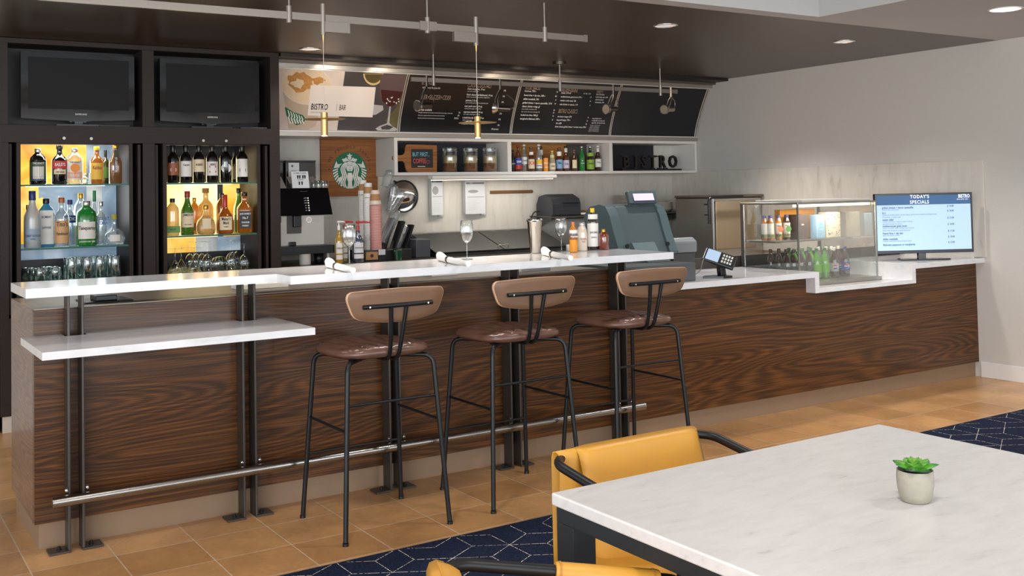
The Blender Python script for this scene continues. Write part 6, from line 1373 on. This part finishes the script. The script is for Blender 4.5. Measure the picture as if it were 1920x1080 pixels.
# receipt printer beside it
rp_ = thing('ticket_printer', 'dark grey ticket printer standing behind the cash drawer', 'printer', (3.9, .5, .872)); Yq = .52
xq0, xq1 = W(1268, 500, Y=Yq).x, W(1304, 500, Y=Yq).x
MB().box(xq0 - .02, Yq, .8725, xq1, Yq + .22, 1.0).build('printer_base', M('prn_dark', (58, 60, 62), .45), rp_, bevel=.006)
MB().prism([(Yq - .01, 1.0005), (Yq + .22, 1.0005), (Yq + .2, 1.075), (Yq + .03, 1.098), (Yq - .012, 1.07)], xq0 - .05, xq1 + .006, 'yz').build('printer_cover', M('prn_grey', (112, 116, 118), .4), rp_, bevel=.01, seg=3)
xl = W(1232, 500, Y=Yq).x; MB().prism([(Yq - .012, 1.0), (Yq + .2, 1.0), (Yq + .2, 1.05), (Yq - .012, 1.03)], xl, xq0 - .0505, 'yz').build('side_lip', M('prn_dark2', (44, 48, 56), .45), rp_, bevel=.004)
# card payment terminal on its tilted stand
pt_ = thing('card_terminal', 'black card payment terminal tilted on its stand on the checkout top', 'card terminal', (3.84, .0, .8715)); z8 = .8715
cx_, cy_ = W(1340, 520, Z=.871).x, .035
MB().prism([(cx_ - .11, cy_ + .05), (cx_ - .02, cy_ - .035), (cx_ + .06, cy_ - .03), (cx_ + .075, cy_ + .04), (cx_ + .02, cy_ + .085), (cx_ - .06, cy_ + .085)], z8, z8 + .012, 'xy').build('base', BLACKP, pt_, bevel=.003)
MB().obox((cx_ + .015, cy_ + .02, z8 + .04), (.022, 0, 0), (0, .018, 0), (-.004, 0, .03)).build('stand_neck', BLACKP, pt_, bevel=.004)
up3 = Vector((-.36, -.62, .70)).normalized(); ln_ = CAMR * .84 - CAMU * .54; ln_ = (ln_ - up3 * ln_.dot(up3)).normalized(); wd2 = up3.cross(ln_).normalized()
cc3 = Vector((cx_ - .005, cy_ + .012, z8 + .115))
MB().obox(cc3, ln_ * .098, wd2 * .052, up3 * .012).build('housing', M('terminal_black', (30, 30, 32), .35), pt_, bevel=.007, seg=3)
MB().obox(cc3 - ln_ * .042 + up3 * .0126, ln_ * .040, wd2 * .043, up3 * .0008).build('screen', M('terminal_screen', (150, 168, 190), .12, emit=.25), pt_)
for i in range(3):
    for j in range(4): MB().obox(cc3 + ln_ * (.020 + .017 * j) + wd2 * (-.026 + .026 * i) + up3 * .0135, ln_ * .0055, wd2 * .008, up3 * .0018).build('key', C('key_pale', (200, 198, 190)), pt_)
MB().tube(fillet([tuple(cc3 - ln_ * .09 - up3 * .01), (cx_ - .13, cy_ + .03, z8 + .10), (cx_ - .12, cy_ + .06, z8 + .04), (cx_ - .16, cy_ + .12, z8 + .006), (cx_ - .2, cy_ + .4, z8 + .006)], .05, 5), .003, 8).build('cable', M('cable_grey', (120, 118, 112), .5), pt_)

# ------------------------------------------------------------------ refrigerated display case
dc = thing('glass_display_case', 'stainless and glass refrigerated display case on the lowered part of the worktop', 'display case', (5.0, .36, .765))
DX0, DX1, DY0, DY1, DZ0, DZ1 = 4.615, 5.405, .10, .62, .7655, 1.312
MB().box(DX0, DY0 - .03, DZ0, DX1, DY1, DZ0 + .022).build('base_tray', STEEL, dc, bevel=.002)
MB().box(DX0 - .004, DY0 - .004, DZ1 - .012, DX1 + .004, DY1, DZ1).build('top_frame', STEEL, dc, bevel=.002)
MB().box(DX0 + .10, DY0 + .05, DZ1 + .0005, DX1 + .004, DY1 - .05, DZ1 + .016).build('top_cover', M('case_top_pale', (206, 200, 190), .35), dc, bevel=.002)
for x, y in ((DX0, DY0), (DX1 - .010, DY0), (DX0, DY1 - .03), (DX1 - .010, DY1 - .03)):
    e = .010 if y == DY0 else .03; MB().box(x, y, DZ0 + .0221, x + .010, y + e, DZ1 - .0122).build('corner_post', STEEL, dc)
MB().box(DX0 + .0101, DY0 + .002, DZ0 + .0222, DX1 - .0101, DY0 + .005, DZ1 - .0122).build('front_glass', PANE, dc)
MB().box(DX0 + .003, DY0 + .0101, DZ0 + .0222, DX0 + .006, DY1 - .0301, DZ1 - .0122).build('side_glass', PANE, dc)
MB().box(DX1 - .006, DY0 + .0101, DZ0 + .0222, DX1 - .003, DY1 - .0301, DZ1 - .0122).build('side_glass', PANE, dc)
ZS = 1.052
MB().box(DX0 + .02, DY0 + .22, ZS - .012, DX1 - .02, DY1 - .02, ZS).build('inner_shelf', STEEL, dc)
MB().box(DX0 + .02, DY0 + .04, DZ1 - .03, DX1 - .02, DY0 + .06, DZ1 - .0122).build('lamp_strip', M('case_lamp', (255, 226, 176), .4, emit=2.0), dc)
lamp('AREA', ((DX0 + DX1) / 2, DY0 + .2, DZ1 - .04), 2.2, (1, .88, .7), size=(.6, .1), name='case_light')
cgx = lambda cx: 1380 + cx / 7.2; cgy = lambda cy: 380 + cy / 7.2
JG = 'juice bottles in the display case'
JU = cglass('juice_orange', (206, 128, 70), .92); JD = cglass('juice_dark', (70, 44, 34), .92)
def onshelf(cx, Y, z): 
    p = W(cgx(cx), cgy(540), Y=Y); return p.x
for i, (cx, top, w, Y, gl, cap, l1, lab) in enumerate([(388, 212, 88, .50, JU, C('cap_purple', (84, 70, 150)), 'a', 'orange juice bottle with purple lid, first in the upper row of the display case'), (470, 212, 88, .47, JU, C('cap_purple', (84, 70, 150)), 'a', 'orange juice bottle with purple lid, second in the upper row of the display case'),
    (580, 210, 84, .45, JU, C('cap_purple', (84, 70, 150)), 'b', 'orange juice bottle with round pink badge, upper row of the display case'), (690, 210, 92, .44, JD, C('cap_violet', (60, 50, 110)), 'c', 'dark juice bottle with green fruit label, upper row of the display case')]):
    x = onshelf(cx, Y, ZS); 
    if x < DX0 + .05: x = DX0 + .055 + i * .06
    t = bottle(0, 540 / 7.2, top / 7.2, w / 7.2, Y, ZS, 'juice', gl, cap, [(.10, .68, 1.5, WP), (.11, .24, 1.5, C('label_leafy', (150, 160, 60)))], [('Naked', .58, .07, 'k', .8)] if l1 != 'a' else [], label=lab, X=x, name='juice_bottle', group=JG)
    if l1 != 'a': disc_on(t, .075, .020, C('badge_salmon', (226, 130, 100)) if l1 == 'b' else C('badge_green', (90, 140, 80)), .045, out=.002)
def carton(x, Y, w, d_, h, z, mats, lab, txt=None, nm='drink_carton', cat='carton', ink='w'):
    t = thing(nm, lab, cat, (x, Y, z)); MB().box(x - w / 2, Y - d_ / 2, z + .0005, x + w / 2, Y + d_ / 2, z + h).build('box', mats, t, bevel=.002)
    if txt: text(txt, h * .12, INKS[ink] if isinstance(ink, str) else ink, t, (x, Y - d_ / 2 - .001, z + h * .6), sx=.7)
    return t
carton(4.99, .44, .12, .09, .170, ZS, M('carton_brown', (70, 58, 56), .5, noise=.5, nscale=60), 'dark brown patterned carton in the display case', 'dark')
t = carton(5.09, .555, .36, .05, .205, ZS, C('carton_orange', (236, 156, 44)), 'tall orange box standing behind the cartons in the display case')
for z in (.06, .13): disc_on(t, z, .017, C('fruit_deep', (222, 110, 40)), .036)
t = carton(5.145, .40, .085, .06, .165, ZS, M('carton_blue', (140, 178, 210), .4, noise=.2, nscale=20), 'pale blue coconut water carton in the display case', 'CoCo', ink=BLUL)
text('WATER', .014, WHITEI, t, (5.145, .3685, ZS + .06), sx=.8)
t = carton(5.295, .42, .15, .07, .18, ZS, C('tub_cream', (226, 218, 200)), 'cream snack box dotted with little dark leaves in the display case', nm='snack_box', cat='box')
for k in range(26):
    x = 5.295 + rr.uniform(-.068, .068); z = ZS + rr.uniform(.012, .17); q = MB(); a_ = rr.uniform(0, PI); q.add([(x + .0055 * math.cos(a_ + b_) * (1 if b_ % PI < .1 else .5), .3845, z + .0055 * math.sin(a_ + b_)) for b_ in (0, PI / 2, PI, 3 * PI / 2)], [(0, 1, 2, 3)]); q.build('leaf_print', INK, t)
for k in range(4): text('Chobani', .012, INKG, t, (5.27 + .04 * (k % 2), .3842, ZS + .03 + .04 * k), sx=.7)
# soda bottles on the lower deck: rows going back and to the left
SG = 'soda bottles in the display case'
ZD = DZ0 + .0225
JAD = cglass('cola_dark', (50, 22, 14), .9); JGR = cglass('lime_soda', (90, 180, 40), .8); CLS = glassmat('pet_clear', (.85, .88, .88), .6, .12, body=.25, bodycol=(150, 150, 150))
def soda(x, Y, gl, cap, lbm, lab, txt=None, h=.205, group=SG):
    D = dep((x, Y, ZD)); return bottle(0, h * FPX / D, 0, .060 * FPX / D, Y, ZD, 'soda', gl, cap, [(.20, .48, 1.4, lbm)] if lbm else [], [(txt, .34, .08, 'w', .7)] if txt else [], label=lab, X=x, name='soda_bottle', group=group)
SILV = C('label_silver', (176, 178, 180), .3); PEP = C('label_cola_blue', (36, 74, 160)); LIM = C('label_limegreen', (110, 190, 40)); BRC = C('cap_brown', (52, 36, 28))
rows = [(.24, [(5.235, 'P'), (5.12, 'S'), (5.025, 'L'), (4.945, 'L2'), (4.865, 'D'), (4.79, 'D'), (4.715, 'K'), (4.655, 'K')]),
        (.325, [(5.265, 'P2'), (5.19, 'W'), (5.14, 'W'), (5.06, 'W'), (4.98, 'G'), (4.90, 'G'), (4.82, 'G'), (4.74, 'K'), (4.67, 'K')]),
        (.41, [(5.26, 'W'), (5.16, 'W'), (5.06, 'W'), (4.96, 'W'), (4.86, 'G'), (4.76, 'K'), (4.68, 'K')])]
names_ = {'P': (JAD, BLUC, PEP, 'cola bottle with blue cap and blue label at the right end of the front row'), 'S': (JAD, WHC, SILV, 'diet cola bottle with white cap and silver label in the front row'), 'L': (JGR, GRNC, LIM, 'bright green soda bottle beside the silver labelled one'),
          'L2': (JGR, GRNC, LIM, 'bright green soda bottle, second from the silver labelled one'), 'P2': (JAD, WHC, PEP, 'cola bottle with white cap and blue label in the second row')}
for ri_, (Y, row) in enumerate(rows):
    for ci_, (x, k_) in enumerate(row):
        if k_ in names_: gl, cap, lb, lab = names_[k_]; t = soda(x, Y, gl, cap, lb, lab)
        else:
            gl, cap, lb, lab = {'W': (CLS, WHC, SILV, 'soda bottle with white cap in the back rows of the display case'), 'D': (JAD, GRNC, C('label_dark', (50, 60, 50)), 'dark soda bottle with green cap in the front row of the display case'),
                'G': (JGR, GRNC, LIM, 'soda bottle with green cap in the second and third rows of the display case'), 'K': (JAD, BRC, BLK, 'dark soda bottle with brown cap at the left of the display case')}[k_]
            t = soda(x, Y, gl, cap, lb, lab.split(' in the ')[0].split(' at the ')[0] + ', %s row of the display case, %s from the right' % (('front', 'second', 'back')[ri_], ORD[ci_]), group={'W': 'white capped soda bottles', 'D': 'green capped dark soda bottles', 'G': 'green capped green soda bottles', 'K': 'brown capped soda bottles'}[k_])
        if k_ in ('P', 'S', 'P2'):
            disc_on(t, .072, .018, WHITEI, .0312, out=.0012, name='emblem_ring')
            c = Vector(t.location); f = bottlefacing(c) * .65 - PI / 2 * .35; d = Vector((math.cos(f), math.sin(f), 0)); w = Vector((-d.y, d.x, 0)); e = c + d * .0328 + Vector((0, 0, .072))
            for half, mt in ((1, C('emblem_red', (200, 50, 60))), (-1, C('emblem_blue', (40, 70, 170)))):
                q = MB(); q.add([e + w * (.016 * math.cos(PI * i / 12 + .3)) + Vector((0, 0, half * (.0035 + .0125 * math.sin(PI * i / 12)))) for i in range(13)], [tuple(range(13))]); q.build('emblem_half', mt, t)
# oven behind the case with a dark bar handle
ov = thing('oven', 'stainless speed oven behind the display case, door with thick black bar handle', 'oven', (5.9, 2.4, .9155)); OX0, OX1, OY0, OY1, OZ0, OZ1 = 5.62, 6.30, 2.05, 2.57, .70, 1.345
OX0 = W(1345, 400, Y=2.05).x - .02
MB().box(OX0, OY0 + .03, OZ0, XR - .03, OY1, OZ1 - .01).build('housing', STEEL, ov, bevel=.01)
MB().box(OX0 - .01, OY0, OZ1 - .01, XR - .03, OY1, OZ1 + .012).build('top_panel', M('oven_top', (120, 110, 100), .35, .8), ov, bevel=.006)
MB().box(OX0 + .02, OY0 + .012, OZ0 + .18, OX0 + .5, OY0 + .0299, OZ1 - .04).build('door', M('oven_glass_brown', (150, 134, 110), .2, .4), ov, bevel=.01)
xh = W(1330, 400, Y=1.99).x
MB().tube(fillet([(xh, 1.99, W(1330, 420, Y=1.99).z), (xh, 1.99, OZ1 - .004), (xh + .40, 1.99, OZ1 - .004)], .04, 6), .014, 14).build('bar_handle', BLACKP, ov)
for zz in (1.28, 1.19): MB().cyl((xh, 1.99, zz), (xh + .03, OY0 + .03, zz), .006, 8).build('handle_bracket', BLACKP, ov)
MB().box(OX0 + .02, OY0 + .05, 0, XR - .05, OY1 - .02, OZ0 - .0005).build('stand', M('oven_stand', (96, 90, 84), .4, .6), ov)

# ------------------------------------------------------------------ specials screen
mo = Vector((5.93, .131, .871)); th = -.50
t = thing('menu_television', 'flat television showing TODAY\'S SPECIALS at the right end of the worktop', 'television', tuple(mo))
dx = Vector((math.cos(th), math.sin(th), 0)); dy = Vector((-math.sin(th), math.cos(th), 0)); fc = th - PI / 2; D = dep(mo)
hw = 187 * D / FPX / 2 * 1.005; cx2 = mo + dx * ((1733.5 - 1728) * D / FPX)
ztop = W(1733, 362, Y=mo.y).z; zbot = W(1733, 474, Y=mo.y).z; hz = (ztop - zbot) / 2; cz = (ztop + zbot) / 2
ctr = Vector((cx2.x, cx2.y, cz))
MB().prism([], 0, 0) if 0 else None
bs_ = MB(); pts = [(-.13, -.07), (.13, -.07), (.105, .075), (-.105, .075)]; vs = [mo + dx * a_ * 1.45 + dy * b_ * .9 + Vector((0, 0, z)) for z in (0.0005, .010) for a_, b_ in pts]
bs_.add(vs, [(0, 3, 2, 1), (4, 5, 6, 7), (0, 1, 5, 4), (1, 2, 6, 5), (2, 3, 7, 6), (3, 0, 4, 7)]); bs_.build('base', GLOSSB, t, bevel=.003)
MB().obox(mo + Vector((0, 0, (zbot - .871) / 2 + .01)), dx * .028, dy * .012, Vector((0, 0, (zbot - .871) / 2 + .01))).build('neck', GLOSSB, t)
MB().obox(ctr + dy * .0, dx * hw, dy * .02, Vector((0, 0, hz))).build('bezel', M('tv_bezel_navy', (18, 24, 42), .25), t, bevel=.003)
def sp(u, v, k=0): return ctr - dy * (.0206 + .0004 * k) + dx * ((u - .5) * 2 * hw) + Vector((0, 0, (v - .5) * 2 * hz))
q = MB(); q.add([sp(.012, .055, 1), sp(.978, .055, 1), sp(.978, .81, 1), sp(.012, .81, 1)], [(0, 1, 2, 3)]); q.add([sp(.012, .81, 1), sp(.978, .81, 1), sp(.978, .965, 1), sp(.012, .965, 1)], [(0, 1, 2, 3)], 1)
sc_ = q.build('screen', [M('screen_pale_blue', (160, 186, 212), .5, emit=.34), M('screen_navy', (52, 84, 122), .5, emit=.34)], t)
def st_(s_, px, py, size, mt, align='LEFT', sx=.8, bold=0, **k):
    u = (px - 0) / 1340; v = 1 - (py - 90) / 800; p_ = sp(u, v, 4); return text(s_, size, mt, sc_, tuple(p_), fc, 0, sx, align=align, bold=bold, **k)
LW_ = M('screen_text_white', (236, 240, 246), .4, emit=.4); DN = M('screen_text_navy', (40, 66, 110), .5); DN2 = M('screen_text_blue', (100, 130, 170), .5)
st_("TODAY'S", 610, 137, .034, LW_, 'CENTER', .92, .012, sp=1.15); st_('SPECIALS', 606, 209, .034, LW_, 'CENTER', .92, .012, sp=1.15); st_('BISTRO', 1224, 140, .036, LW_, 'CENTER', .70, .03, sp=1.05); st_('SMALL BITES + BAR', 1200, 181, .011, LW_, 'CENTER', .9)
for s_, y, sub in (('grilled chicken + bacon quesadilla', 277, ['tomato salsa, sour cream']), ('b.l.t', 346, ['applewood smoked bacon, tomato, lettuce, garlic aioli on toasted sourdough bread', 'choose fries or simple salad']), ('caesar salad', 436, ['romaine, parmesan, croutons, caesar dressing', 'add grilled chicken or salmon']),
                  ('mediterranean grain bowl', 522, ['quinoa, cucumber, olive, chickpea, feta, hummus', 'lemon herb vinaigrette, toasted pita points']), ('french fries + dip duo', 618, ['garlic aioli, house ketchup']), ('skillet meatballs', 694, ['marinara, parmesan, toasted focaccia bread']), ('flatbread pepperoni or margherita', 770, [])):
    st_(s_, 90, y, .021, DN, sx=.82, bold=.015)
    for k, s2 in enumerate(sub): st_(s2, 90, y + 26 + k * 32 * .95, .015, DN2, sx=.80)
for s_, y in (('$ 14.00', 268), ('$ 14.00', 332), ('$ 13.00', 425), ('$ 14.00', 510), ('$ 11.00', 601), ('$ 14.00', 678), ('$ 13.00', 752)): st_(s_, 985, y, .020, DN, sx=.82, bold=.01)

# papers and bits on the inner work surface, seen below the raised top
for (xa_, xb_, Y, mt, lab, nm) in ((.95, 1.20, .30, WHITEF, 'white labelled drawer strip under the bar top, left of the second post', 'label_tray'), (2.0, 2.16, .30, PAPER, 'folded white paper under the bar top behind the middle stool', 'folded_paper'), (2.52, 2.72, .22, PAPER, 'stack of white napkins under the bar top near the far post', 'napkin_pile')):
    tag(MB().box(xa_, Y, .9735, xb_, Y + .12, .998).build(nm, mt, None, bevel=.002), lab, nm.replace('_', ' '))
tag(MB().box(.22, .12, .9735, .42, .34, .981).box(.27, .16, .981, .36, .28, 1.003).build('black_bar_caddy', BLACKP, None, bevel=.003), 'small black caddy under the left end of the bar top', 'caddy')

# ------------------------------------------------------------------ turn lettering into mesh objects
bpy.context.view_layer.update(); dg = bpy.context.evaluated_depsgraph_get(); jobs = []
for o in list(S.objects):
    if o.type == 'FONT': jobs.append((o, bpy.data.meshes.new_from_object(o.evaluated_get(dg))))
for o, me in jobs:
    n_ = bpy.data.objects.new('tmp', me); COL.objects.link(n_); n_.parent = o.parent; n_.location = o.location; n_.rotation_euler = o.rotation_euler; n_.scale = o.scale
    nm = o.name.split('.')[0]
    if not me.materials: me.materials.append(o.data.materials[0])
    bpy.data.objects.remove(o); n_.name = nm
